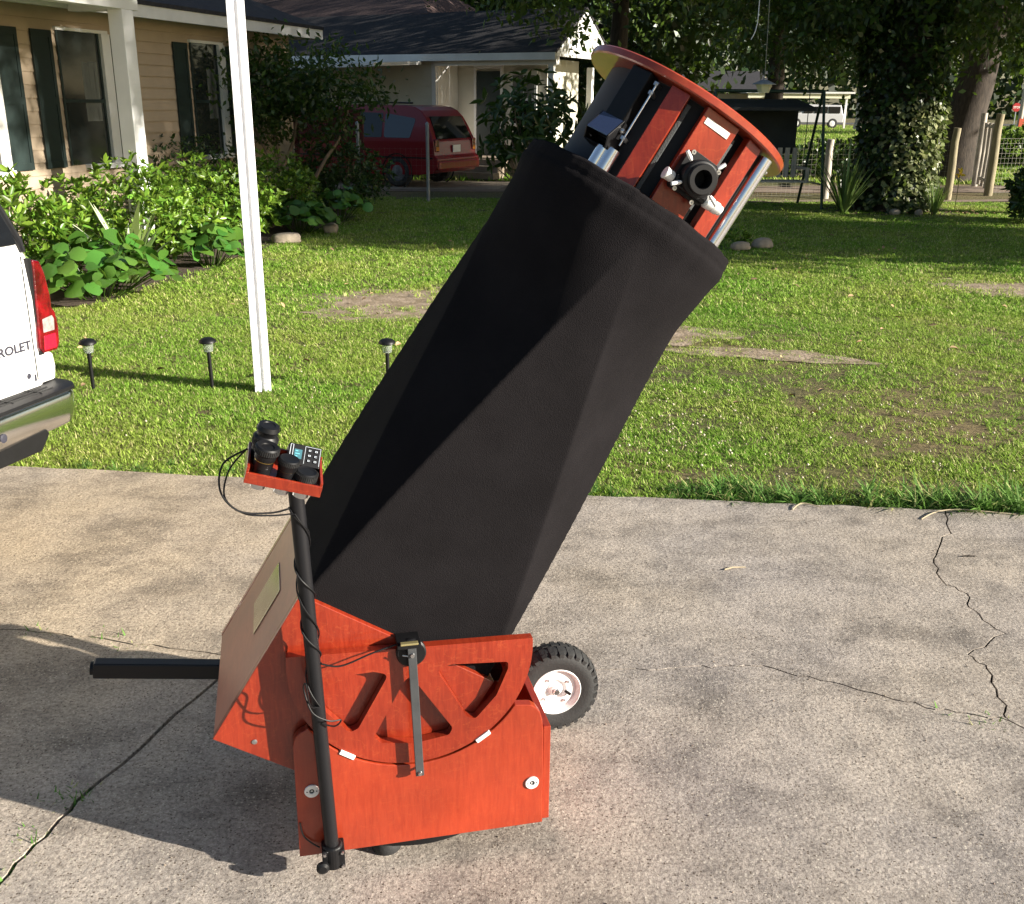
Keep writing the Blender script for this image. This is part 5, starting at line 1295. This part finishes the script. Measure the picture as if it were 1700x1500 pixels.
# small multi stemmed tree at the house corner
sm = thing('small_tree', 'small multi stemmed tree with dark leaves at the corner of the tan house', 'tree', (-3.55, 16.9, 0))
P, cc = clump_points(140, 44, (1.75, .9, .76), .30, None, .15)
P = P + np.array([-.15, 0, 1.95]); D = RNG.normal(size=(len(P), 3)); D[:, 2] -= .3
V, F, rn = leaves(P, D, .115 * (.6 + .8 * RNG.random(len(P))), np.full(len(P), .05)); np_mesh('crown', V, F, M['lf_tree'], sm, rn)
b = MB()
for s, e in (((.05, 0, -.05), (.95, .1, 1.75)), ((.0, .05, -.05), (-.35, .1, 2.1)), ((-.1, 0, -.05), (-.75, 0, 1.9)), ((-.15, 0, -.05), (.15, .1, 2.3)), ((-.2, .05, -.05), (-1.3, .1, 1.8))):
    b.tube(limb_path(s, e, .02, 6), [.035, .033, .03, .027, .022, .016, .01], 8)
b.build('trunk', M['bark_pale'], sm, smooth=True)
# leafy sapling in the middle
sp = thing('leafy_sapling', 'leafy sapling with broad pointed leaves in front of the neighbour porch', 'sapling', (.30, 18.6, 0))
n = 170; d = unit(RNG.normal(size=(n, 3))); P = d * (RNG.random((n, 1)) ** .45) * np.array([.98, .8, .92]) + np.array([0, 0, 1.35])
V, F, rn = rosettes(P, d + np.array([0, 0, .3]), 5, .21, .075, .95, droop=.25); np_mesh('foliage', V, F, M['lf_dark'], sp, rn)
b = MB()
for i in range(16): e = P[RNG.integers(n)] * .9; b.tube(limb_path((random.uniform(-.08, .08), random.uniform(-.08, .08), -.03), e, .04, 4), [.018, .016, .013, .009, .005], 6)
b.build('stems', M['bark_pale'], sp, smooth=True)
bush('dark_bush', 'dark leafy bush cut off by the right edge in front of the fence', 8.62, 17.0, .62, .6, .95, 420, .14, m='lf_dark')
bush('low_plant', 'small low green plant growing beside the landscape stones on the lawn', 2.95, 13.75, .17, .15, .22, 26, .08, m='lf_hedge', cat='plant', stems=3)

# stones
def stone(x, y, sx, sy, sz, label, rz=0, seed=0, group='landscape stones'):
    bm = bmesh.new(); bmesh.ops.create_icosphere(bm, subdivisions=3, radius=1)
    rr = random.Random(seed); ph = [rr.uniform(0, 6) for _ in range(6)]
    for v in bm.verts:
        c = v.co.copy(); q = 1 + .07 * math.sin(3 * c.x + ph[0]) + .06 * math.sin(4 * c.y + ph[1]) + .05 * math.sin(5 * c.z + ph[2]) + .03 * math.sin(11 * c.x + 7 * c.y + ph[3])
        k = max(abs(c.x), abs(c.y), abs(c.z)); c = c * (.55 + .45 / k * .8) * q
        v.co = (c.x * sx, c.y * sy, max(c.z, -.5) * sz + sz * .35)
    me = bpy.data.meshes.new('landscape_stone'); bm.to_mesh(me); bm.free(); me.polygons.foreach_set('use_smooth', [True] * len(me.polygons)); me.materials.append(M['stone'])
    o = bpy.data.objects.new('landscape_stone', me); COL.objects.link(o); o.location = (x, y, 0); o.rotation_euler.z = rz
    tag(o, label, 'stone', group); return o
stone(-3.02, 13.75, .23, .10, .085, 'long flat stone edging the bed just right of the white post', R(24), 1)
stone(-2.62, 14.85, .11, .10, .10, 'round pale stone edging the bed at the far end of the flower bed', 0, 2)
stone(2.93, 13.42, .15, .09, .07, 'pale stone on the lawn touching the telescope silhouette, left of a pair', R(15), 3)
stone(3.27, 13.62, .17, .10, .085, 'rounded grey brown stone on the lawn, right of a pair', R(20), 4)
for i, (x, y, lab) in enumerate(((6.55, 18.02, 'small pale rock at the foot of the ivy tree, left of two'), (6.95, 17.98, 'small pale rock at the foot of the ivy tree, right of two'))): stone(x, y, .10, .07, .07, lab, i, 8 + i)

# ivy covered tree
iv = tree('ivy_tree', 'massive ivy covered tree trunk with low hanging leaves at the right', 6.75, 18.95, 5.2, .50, (-.2, .6, 6.2), (5.2, 4.2, 3.6), 360, 110, .135, 'lf_tree', crad=.85, nl=9, shell=.35)
N = 9000; a = RNG.random(N) * 6.283; z = RNG.random(N) ** .9 * 4.6
rr = .57 + .06 * np.sin(a * 3 + z * 2) + .25 * np.maximum(0, .5 - z) + .12 * RNG.random(N)
P = np.stack([rr * np.cos(a), rr * np.sin(a), z], 1); D = np.stack([np.cos(a) * .6, np.sin(a) * .6, -.7 + 0 * a], 1) + RNG.normal(size=(N, 3)) * .45
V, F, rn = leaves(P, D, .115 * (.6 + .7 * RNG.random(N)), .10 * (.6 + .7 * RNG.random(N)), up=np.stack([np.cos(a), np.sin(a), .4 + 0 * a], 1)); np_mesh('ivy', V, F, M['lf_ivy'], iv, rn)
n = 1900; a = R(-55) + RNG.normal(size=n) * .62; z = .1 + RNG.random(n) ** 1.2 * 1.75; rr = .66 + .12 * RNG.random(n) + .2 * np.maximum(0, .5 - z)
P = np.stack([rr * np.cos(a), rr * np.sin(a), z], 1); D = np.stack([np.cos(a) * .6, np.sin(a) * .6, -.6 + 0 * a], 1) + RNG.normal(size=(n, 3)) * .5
V, F, rn = leaves(P, D, .105 * (.6 + .7 * RNG.random(n)), .09 * (.6 + .7 * RNG.random(n)), up=np.stack([np.cos(a), np.sin(a), .4 + 0 * a], 1)); np_mesh('pale_sunlit_ivy', V, F, leaf_mat('pale_sunlit_ivy_leaf', (.15, .17, .07), rnd=.6, rough=.4, trans=.2), iv, rn)  # pale variegated leaves; sunlight on the trunk's lower right put into their colour
# hanging sprays below the crown
P, cc = clump_points(120, 46, (3.9, 1.6, .9), .42, None, .1); P = P + np.array([-.2, .3, 3.15]); P = P[(P[:, 2] > 2.0 + .25 * np.sin(P[:, 0] * 1.7))]
D = RNG.normal(size=(len(P), 3)) * .6; D[:, 2] -= .8
V, F, rn = leaves(P, D, .15 * (.6 + .7 * RNG.random(len(P))), np.full(len(P), .06)); np_mesh('hanging_leaves', V, F, M['lf_tree'], iv, rn)
tree('leaning_tree', 'leaning dark trunk with leafy crown behind the garden gate', 10.9, 26.5, 6.5, .48, (.4, 1.2, 7.4), (4.6, 3.6, 3.5), 240, 100, .15, 'lf_tree2', lean=(.9, 0), crad=.95, shell=.3)
tree('shade_tree', 'tree behind the telescope whose branches hang over the neighbour roof', 2.3, 24.4, 5.0, .26, (-.9, -.4, 6.3), (4.8, 3.4, 3.0), 260, 74, .17, 'lf_tree2', crad=.75, shell=.2)
P_, _ = clump_points(46, 40, (2.6, .8, .5), .35, None, .2)
# trees right of the frame that shade the lawn and the houses
tree('lawn_tree', 'broad tree standing on the lawn beyond the right edge', 15.2, 11.4, 4.2, .32, (0, 0, 5.6), (3.6, 3.4, 3.1), 800, 64, .20, 'lf_tree', crad=.7, shell=.2)
tree('tall_tree', 'tall open tree with a high crown beyond the right edge', 12.8, 12.3, 8.2, .2, (.2, -2.6, 8.9), (1.7, 4.8, 2.0), 430, 50, .18, 'lf_tree2', crad=.6, shell=.1, lean=(.1, -1.2))
tree('boundary_tree', 'large dark tree with a high crown on the boundary beyond the right edge', 18.5, 15.2, 6.5, .36, (0, 0, 9.2), (3.2, 4.4, 3.7), 330, 60, .24, 'lf_tree', crad=.9, shell=.2)
tree('boundary_tree', 'broad dark tree behind the fence line beyond the right edge', 25, 26.5, 6, .4, (0, 0, 9.4), (4.5, 5.0, 4.6), 320, 60, .3, 'lf_tree', crad=1.1, shell=.2)
# dark trees closing the background
BG = 'trees closing the background'
bgt = [(-13.5, 33, 6.5, 'leftmost tree rising behind the tan house roof'), (-6.0, 41, 7.5, 'tree rising behind the ridge of the neighbour roof at left'), (2.2, 40, 7.5, 'dark tree behind the neighbour gable'), (8.6, 36, 7.0, 'dark tree behind the hanging lantern'), (15.5, 43, 7.5, 'dark tree behind the ivy covered trunk'), (25.5, 52, 7.5, 'tree between the ivy trunk and the leaning trunk'), (38, 66, 8.5, 'bluish tree near the stop sign at the right edge')]
for i, (x, y, r_, lab) in enumerate(bgt):
    lo = 5.0 if x > 8 else 1.0
    tree('background_tree', 'dense ' + lab if 'dark' not in lab and 'bluish' not in lab else lab, x, y, 5, .35, (0, 0, r_ * .5 + lo), (r_ * .8, r_ * .7, r_ * .58), 210, 60, .34, 'lf_far', group=BG, crad=1.15, shell=.45)
# far side of the road
V, F, rn = leaves(*(lambda n: (np.stack([RNG.uniform(-110, 130, n), RNG.uniform(140, 175, n), RNG.random(n) ** .8 * 15], 1), RNG.normal(size=(n, 3)), RNG.uniform(.9, 2.0, n), RNG.uniform(.6, 1.2, n)))(26000))
wo = np_mesh('distant_wood', V, F, M['lf_far'], None, rn); wo['kind'] = 'stuff'
for i, (x, y, rx, h, lab) in enumerate(((12.6, 37, .85, .75, 'low round dark shrub on the far lawn right of the swing'), (8.2, 27.2, 2.5, .8, 'long low dark hedge shrub behind the wire fence'), (15.8, 33, 1.8, 1.1, 'reddish brown low shrub behind the gate'), (20.5, 35, 2.6, 1.25, 'low green shrub row at the right edge behind the fence'))):
    bush('far_shrub', lab, x, y, rx, 1.0, h, 420, .2, m='lf_dark' if i < 2 else 'lf_tree2', group='low shrubs beyond the fence', stems=3)

# far house with a carport, silver suv, trunk, sign, pole, hydrant
fh = thing('far_house', 'distant low house with a white edged carport roof across the far lawn', 'house', (21, 86, 0))
b = MB(); b.box(-9, 0, 0, 8, 0, 2.5); b.build('wall', M['siding_tan'], fh)
b = MB(); b.box(-3.2, 5.2, -2.4, 4.4, 2.55, 2.68); b.build('carport_roof', M['white_board'], fh)
b = MB(); b.box(-3.0, 4.9, -2.2, -2.1, 2.2, 2.54); b.build('fascia', M['cream_fascia'], fh)
for x in (-2.8, 4.7): b = MB(); b.box(x - .07, x + .07, -2.05, -1.91, 0, 2.54); b.build('carport_post', M['white_board'], fh)
b = MB(); q = [(-9.4, -.6, 2.69), (.4, -.6, 2.69), (.4, 4, 4.3), (-9.4, 4, 4.3), (-9.4, 8.6, 2.69), (.4, 8.6, 2.69)]; b.add(q, [(0, 1, 2, 3), (3, 2, 5, 4), (0, 3, 4), (1, 5, 2)]); b.build('roof', M['roof'], fh)
b = MB(); b.box(-6.5, -5.2, -.03, -.002, .9, 2.0); b.build('window', M['window_glass'], fh)
fs_ = thing('far_suv', 'small silver suv parked under the distant carport', 'suv', (23.2, 83.2, 0))
FFr = frame((0, 0, 0), (1, 0, 0), (0, 1, 0), (0, 0, 1))
car_body(FFr, [(2.15, .45), (2.2, .95), (2.1, 1.1), (1.95, 1.72), (-.6, 1.76), (-1.2, 1.15), (-2.3, 1.0), (-2.35, .45)], 0, 1.8, 1.05, .18).build('body', M['car_silver'], fs_, bevel=.05)
for x0, x1 in ((1.0, 1.85), (-.1, .85), (-.95, -.25)):
    b = MB(); b.box(x0, x1, -.03, .2, 1.12, 1.6); b.build('side_window', M['dark_glass'], fs_)
for x in (1.35, -1.45):
    b = MB(); wf2 = frame((x, 0, .37), (1, 0, 0), (0, 0, 1), (0, -1, 0)); b.lathe([(.22, .0), (.24, .02), (.37, .0), (.37, -.2), (.22, -.2)], 24, wf2, closed=True); wh = b.build('wheel', M['rubber'], fs_)
    b = MB(); b.lathe([(0, .02), (.22, .0), (.22, -.1), (0, -.1)], 18, wf2); b.build('rim', M['white_paint'], wh)
st = thing('stop_sign', 'red stop sign on a post by the far road at the right edge', 'sign', (45.9, 99, -.6))
b = MB(); b.lathe([(.40, 0), (.40, .02)], 8, frame((0, 0, 2.25), (math.cos(R(22.5)), 0, math.sin(R(22.5))), (-math.sin(R(22.5)), 0, math.cos(R(22.5))), (0, -1, 0))); b.lathe([(.37, .021), (.37, .024)], 8, frame((0, 0, 2.25), (math.cos(R(22.5)), 0, math.sin(R(22.5))), (-math.sin(R(22.5)), 0, math.cos(R(22.5))), (0, -1, 0))); pn = b.build('sign_panel', M['stop_red'], st)
tw = word('STOP', .27, Vector((.34, -.03, 2.16)), (1, 0, 0), (0, 0, 1), M['label_white'], st)
b = MB(); b.box(-.04, .04, .005, .06, 0, 2.6); b.build('sign_post', M['galv'], st)
up_ = thing('utility_pole', 'pale utility pole by the far road at the right edge', 'pole', (45.0, 96, -.3))
b = MB(); b.tube([(0, 0, -.2), (.05, 0, 4.3)], [.22, .19], 12); b.build('pole_shaft', M['wood_pale'], up_, smooth=True, angle=50)
b = MB(); b.box(-.2, .25, -.3, -.22, .1, 1.0); b.build('marker', M['hydrant'], up_)
ft = tree('far_trunk_tree', 'pale trunked tree beside the distant carport', 24.9, 78, 4.6, .32, (0, 0, 6.2), (4, 3, 2.4), 90, 40, .4, 'lf_far', bark='wood_pale', crad=1.0)

# ------------------------------------------------------------------ grass
def in_poly(x, y, poly):
    c = np.zeros(len(x), bool); n = len(poly)
    for i in range(n):
        x0, y0 = poly[i]; x1, y1 = poly[(i + 1) % n]
        if y0 == y1: continue
        q = ((y0 > y) != (y1 > y)) & (x < (x1 - x0) * (y - y0) / (y1 - y0) + x0); c ^= q
    return c
BED = [(-3.9, 9.25), (-3.47, 11.2), (-3.2, 14.0), (-2.6, 16.4), (-2.85, 18.7), (-5.2, 19.2), (-9.5, 9.0), (-6.5, 8.5)]
def vnoise(x, y, s):
    return .5 + .25 * np.sin(x * s + 1.3 * np.sin(y * s * .7 + 2)) + .25 * np.sin(y * s * 1.2 + 1.7 * np.sin(x * s * .6 + .5))
def tuft_mesh(name, n, rad, L, W, m, lean=.5, seed=0):
    r0 = np.random.default_rng(seed)
    a = r0.random(n) * 6.283; r_ = rad * np.sqrt(r0.random(n)); P = np.stack([r_ * np.cos(a), r_ * np.sin(a), np.full(n, -.012)], 1)
    b = r0.random(n) * 6.283; t = lean * (.25 + r0.random(n)); l_ = L * (.45 + .8 * r0.random(n)); w = W * (.7 + .6 * r0.random(n))
    D = np.stack([np.cos(b) * t, np.sin(b) * t, np.ones(n)], 1); D = unit(D); S = np.stack([-np.sin(b), np.cos(b), 0 * b], 1)
    H = np.stack([np.cos(b), np.sin(b), 0 * b], 1)
    p1 = P + D * l_[:, None] * .5; D2 = unit(D + H * (.45 * t)[:, None] - np.array([0, 0, .25])); p2 = p1 + D2 * l_[:, None] * .55
    w = w[:, None]
    V = np.stack([P - S * w * .5, P + S * w * .5, p1 + S * w * .42, p1 - S * w * .42, p2 + S * w * .06, p2 - S * w * .06], 1).reshape(-1, 3)
    base = np.arange(n)[:, None] * 6
    F = np.concatenate([base + np.array([[0, 1, 2, 3]]), base + np.array([[3, 2, 4, 5]])], 1).reshape(-1, 4)
    o = np_mesh(name, V, F, M[m], None, np.repeat(r0.random(n), 2)); COL.objects.unlink(o); return o
def scatter(name, P, rot, scl, sources):
    """points -> instances of the source tufts (geometry nodes)"""
    me = bpy.data.meshes.new(name); me.vertices.add(len(P)); me.vertices.foreach_set('co', np.ascontiguousarray(P, np.float32).ravel())
    a = me.attributes.new('rot', 'FLOAT_VECTOR', 'POINT'); a.data.foreach_set('vector', np.ascontiguousarray(rot, np.float32).ravel())
    a = me.attributes.new('scl', 'FLOAT', 'POINT'); a.data.foreach_set('value', np.ascontiguousarray(scl, np.float32))
    o = bpy.data.objects.new(name, me); COL.objects.link(o); o['kind'] = 'stuff'
    c = bpy.data.collections.new(name + '_tufts')
    for s in sources: c.objects.link(s)
    g = bpy.data.node_groups.new(name + '_nodes', 'GeometryNodeTree')
    g.interface.new_socket('Geometry', in_out='INPUT', socket_type='NodeSocketGeometry'); g.interface.new_socket('Geometry', in_out='OUTPUT', socket_type='NodeSocketGeometry')
    n = g.nodes; l = g.links
    gi = n.new('NodeGroupInput'); go = n.new('NodeGroupOutput'); ip = n.new('GeometryNodeInstanceOnPoints'); ci = n.new('GeometryNodeCollectionInfo')
    ci.inputs['Collection'].default_value = c; ci.inputs['Separate Children'].default_value = True; ci.inputs['Reset Children'].default_value = True
    ar = n.new('GeometryNodeInputNamedAttribute'); ar.data_type = 'FLOAT_VECTOR'; ar.inputs['Name'].default_value = 'rot'
    asc = n.new('GeometryNodeInputNamedAttribute'); asc.data_type = 'FLOAT'; asc.inputs['Name'].default_value = 'scl'
    l.new(gi.outputs[0], ip.inputs['Points']); l.new(ci.outputs[0], ip.inputs['Instance']); ip.inputs['Pick Instance'].default_value = True
    l.new(ar.outputs['Attribute'], ip.inputs['Rotation']); l.new(asc.outputs['Attribute'], ip.inputs['Scale'])
    l.new(ip.outputs[0], go.inputs[0])
    md = o.modifiers.new('scatter', 'NODES'); md.node_group = g
    return o
def lawn_points(n, y0, y1, bare=True):
    y = RNG.uniform(y0, y1, n); x = RNG.uniform(-1, 1, n) * (.60 * y + 1.4)
    x = np.where(x < -.52 * y - 1.2, x * .8, x)
    k = y > np.where(x < .43, 4.566 - (x - .43) * .119, 4.566 - (x - .43) * .087) + .012
    k &= ~in_poly(x, y, BED)
    keep = np.ones(n) * 1.0
    for q in DIRT:
        c, s = math.cos(-q[5]), math.sin(-q[5]); dx, dy = x - q[0], y - q[1]; u = (dx * c - dy * s) / q[2]; v = (dx * s + dy * c) / q[3]
        e = np.sqrt(u * u + v * v) + .5 * (vnoise(x, y, 9) - .5) + .5 * (vnoise(x + 1, y + 2, 23) - .5)
        keep *= np.clip((e - .35) / .85, .06, 1)
    thin = (vnoise(x + 3, y, 2.1) * .55 + vnoise(x, y, 5.3) * .45)
    right_near = np.clip((x - .2) / 1.0, 0, 1) * np.clip((8.9 - y) / 1.8, 0, 1) * np.clip((y - 4.55 + .1 * x) / .35, .3, 1)
    keep *= 1 - right_near * np.clip(1.35 - thin * 1.5, .15, .74)
    k &= RNG.random(n) < keep
    return x[k], y[k]
tufts = [tuft_mesh('grass_tuft', 64, .075, .029, .0048, 'blade', 1.15, i) for i in range(4)]
x, y = lawn_points(26000, 4.2, 9.4)
scatter('lawn_grass', np.stack([x, y, np.full(len(x), -.026)], 1), np.stack([RNG.normal(size=len(x)) * .1, RNG.normal(size=len(x)) * .1, RNG.random(len(x)) * 6.28], 1), .75 + .5 * RNG.random(len(x)), tufts)
tufts2 = [tuft_mesh('grass_tuft', 64, .13, .034, .0075, 'blade', 1.1, 10 + i) for i in range(3)]
x, y = lawn_points(28000, 9.2, 20.6)
scatter('lawn_grass', np.stack([x, y, np.full(len(x), -.026)], 1), np.stack([RNG.normal(size=len(x)) * .1, RNG.normal(size=len(x)) * .1, RNG.random(len(x)) * 6.28], 1), .8 + .6 * RNG.random(len(x)), tufts2)
tufts3 = [tuft_mesh('grass_tuft', 40, .30, .09, .022, 'blade', .9, 20 + i) for i in range(2)]
y = RNG.uniform(25.5, 95, 9000); x = RNG.uniform(-.1, .62, 9000) * y
scatter('far_grass', np.stack([x, y, np.full(len(x), -.026)], 1), np.stack([0 * x, 0 * x, RNG.random(len(x)) * 6.28], 1), 1 + RNG.random(len(x)), tufts3)
# coarse weeds along the driveway edge
weeds = [tuft_mesh('weed_tuft', 30, .05, .15, .011, 'blade_weed', 1.7, 30 + i) for i in range(3)]
wx = np.concatenate([RNG.normal(2.18, .22, 46), RNG.normal(1.35, .16, 22), RNG.normal(.95, .14, 9), RNG.uniform(.3, 1.2, 14), RNG.uniform(-2.4, .2, 22)])
wy = np.where(wx < .43, 4.566 - (wx - .43) * .119, 4.566 - (wx - .43) * .087) + np.abs(RNG.normal(.05, .07, len(wx))) + .02
scatter('edge_weeds', np.stack([wx, wy, np.full(len(wx), -.02)], 1), np.stack([RNG.normal(size=len(wx)) * .2 - .1, 0 * wx, RNG.random(len(wx)) * 6.28], 1), np.where(wx > 1.6, .55 + .5 * RNG.random(len(wx)), np.where(wx > .3, .4 + .4 * RNG.random(len(wx)), .28 + .25 * RNG.random(len(wx)))), weeds)
# weeds in the open joints of the driveway
jp = []
for (cx, cy, s, n) in ((-1.17, 2.30, .032, 22), (-1.25, 2.02, .03, 20), (-1.30, 1.90, .03, 16), (-1.22, 2.14, .02, 10), (-1.43, 3.17, .04, 9), (-1.30, 3.13, .05, 8), (-1.66, 3.19, .05, 6), (1.44, 2.73, .05, 9)):
    for i in range(n): jp.append((cx + random.gauss(0, s), cy + random.gauss(0, s * .7), -.012))
jp = np.array(jp)
jw = [tuft_mesh('joint_weed_tuft', 22, .018, .036, .0065, 'blade_weed', 1.3, 40 + i) for i in range(3)]
scatter('joint_weeds', jp, np.stack([0 * jp[:, 0], 0 * jp[:, 0], RNG.random(len(jp)) * 6.28], 1), .7 + .7 * RNG.random(len(jp)), jw)
# clover flowers and fallen leaves: nobody could count them
n = 340; cx = np.concatenate([RNG.normal(.75, .4, 150), RNG.normal(2.4, .5, 70), RNG.uniform(-3.2, 3.5, n - 220)]); cy = np.concatenate([RNG.normal(5.5, .6, 150), RNG.normal(5.6, .5, 70), RNG.uniform(4.9, 8, n - 220)])
k = cy > 4.8 - .1 * cx; cx, cy = cx[k], cy[k]; n = len(cx)
r_ = .004 + .005 * RNG.random(n); cz = .012 + .03 * RNG.random(n)
oct_ = np.array([[1, 0, 0], [0, 1, 0], [-1, 0, 0], [0, -1, 0], [0, 0, 1], [0, 0, -1]])
V = (np.stack([cx, cy, cz], 1)[:, None, :] + oct_[None] * r_[:, None, None]).reshape(-1, 3)
f = np.array([[0, 1, 4], [1, 2, 4], [2, 3, 4], [3, 0, 4], [1, 0, 5], [2, 1, 5], [3, 2, 5], [0, 3, 5]])
F = (np.arange(n)[:, None, None] * 6 + f[None]).reshape(-1, 3)
o = np_mesh('clover_flowers', V, F, M['clover'], None, np.repeat(RNG.random(n), 8)); o['kind'] = 'stuff'
n = 190; cx = np.concatenate([RNG.uniform(-3.3, 5, n - 70), RNG.normal(7.3, .5, 70)]); cy = np.concatenate([RNG.uniform(5, 15, n - 70), RNG.normal(18.3, .3, 70)])
k = ~in_poly(cx, cy, BED); P = np.stack([cx, cy, np.full(n, .018)], 1)[k]
D = RNG.normal(size=P.shape); D[:, 2] *= .25
V, F, rn = leaves(P, D, .035 + .045 * RNG.random(len(P)), .022 + .02 * RNG.random(len(P)), up=np.tile([0, 0, 1.0], (len(P), 1)), rich=True, fold=.3)
o = np_mesh('fallen_leaves', V, F, M['dry_leaf'], None, rn); o['kind'] = 'stuff'
# loose grit and small debris on the concrete
n = 2600; gx = RNG.uniform(-2.6, 3.2, n); gy = RNG.uniform(1.2, 4.4, n)
r_ = .0011 + .0022 * RNG.random(n) ** 3
V = (np.stack([gx, gy, r_ * .5], 1)[:, None, :] + oct_[None] * r_[:, None, None] * np.array([1, 1, .7])).reshape(-1, 3)
F = (np.arange(n)[:, None, None] * 6 + f[None]).reshape(-1, 3)
o = np_mesh('loose_grit', V, F, mat('grit', (.2, .16, .12), rough=.9, rnd=.8), None, np.repeat(RNG.random(n), 8)); o['kind'] = 'stuff'
for (x, y, dx, dy, lab) in ((.86, 3.75, .09, .025, 'pale broken twig lying on the concrete right of the telescope'), (1.88, 3.9, .06, .0, 'thin dark twig on the concrete near the cracked corner')):
    b = MB(); b.tube([(0, 0, .004), (dx * .4, dy * .7, .006), (dx, dy, .004)], [.003, .0035, .002], 6); t = b.build('twig', M['twig'] if dy else M['bark'], None, smooth=True); t.location = (x, y, 0); tag(t, lab, 'twig')
# straggling runner on the slab edge
b = MB()
for q in ([(1.86, 4.30, .004), (1.95, 4.37, .01), (2.06, 4.40, .012), (2.2, 4.385, .008), (2.33, 4.36, .004)], [(1.3, 4.40, .004), (1.36, 4.46, .012), (1.44, 4.43, .006)]): b.tube(smooth_path(q), .0028, 5)
o = b.build('dry_runner', M['twig'], None, smooth=True); o['kind'] = 'stuff'
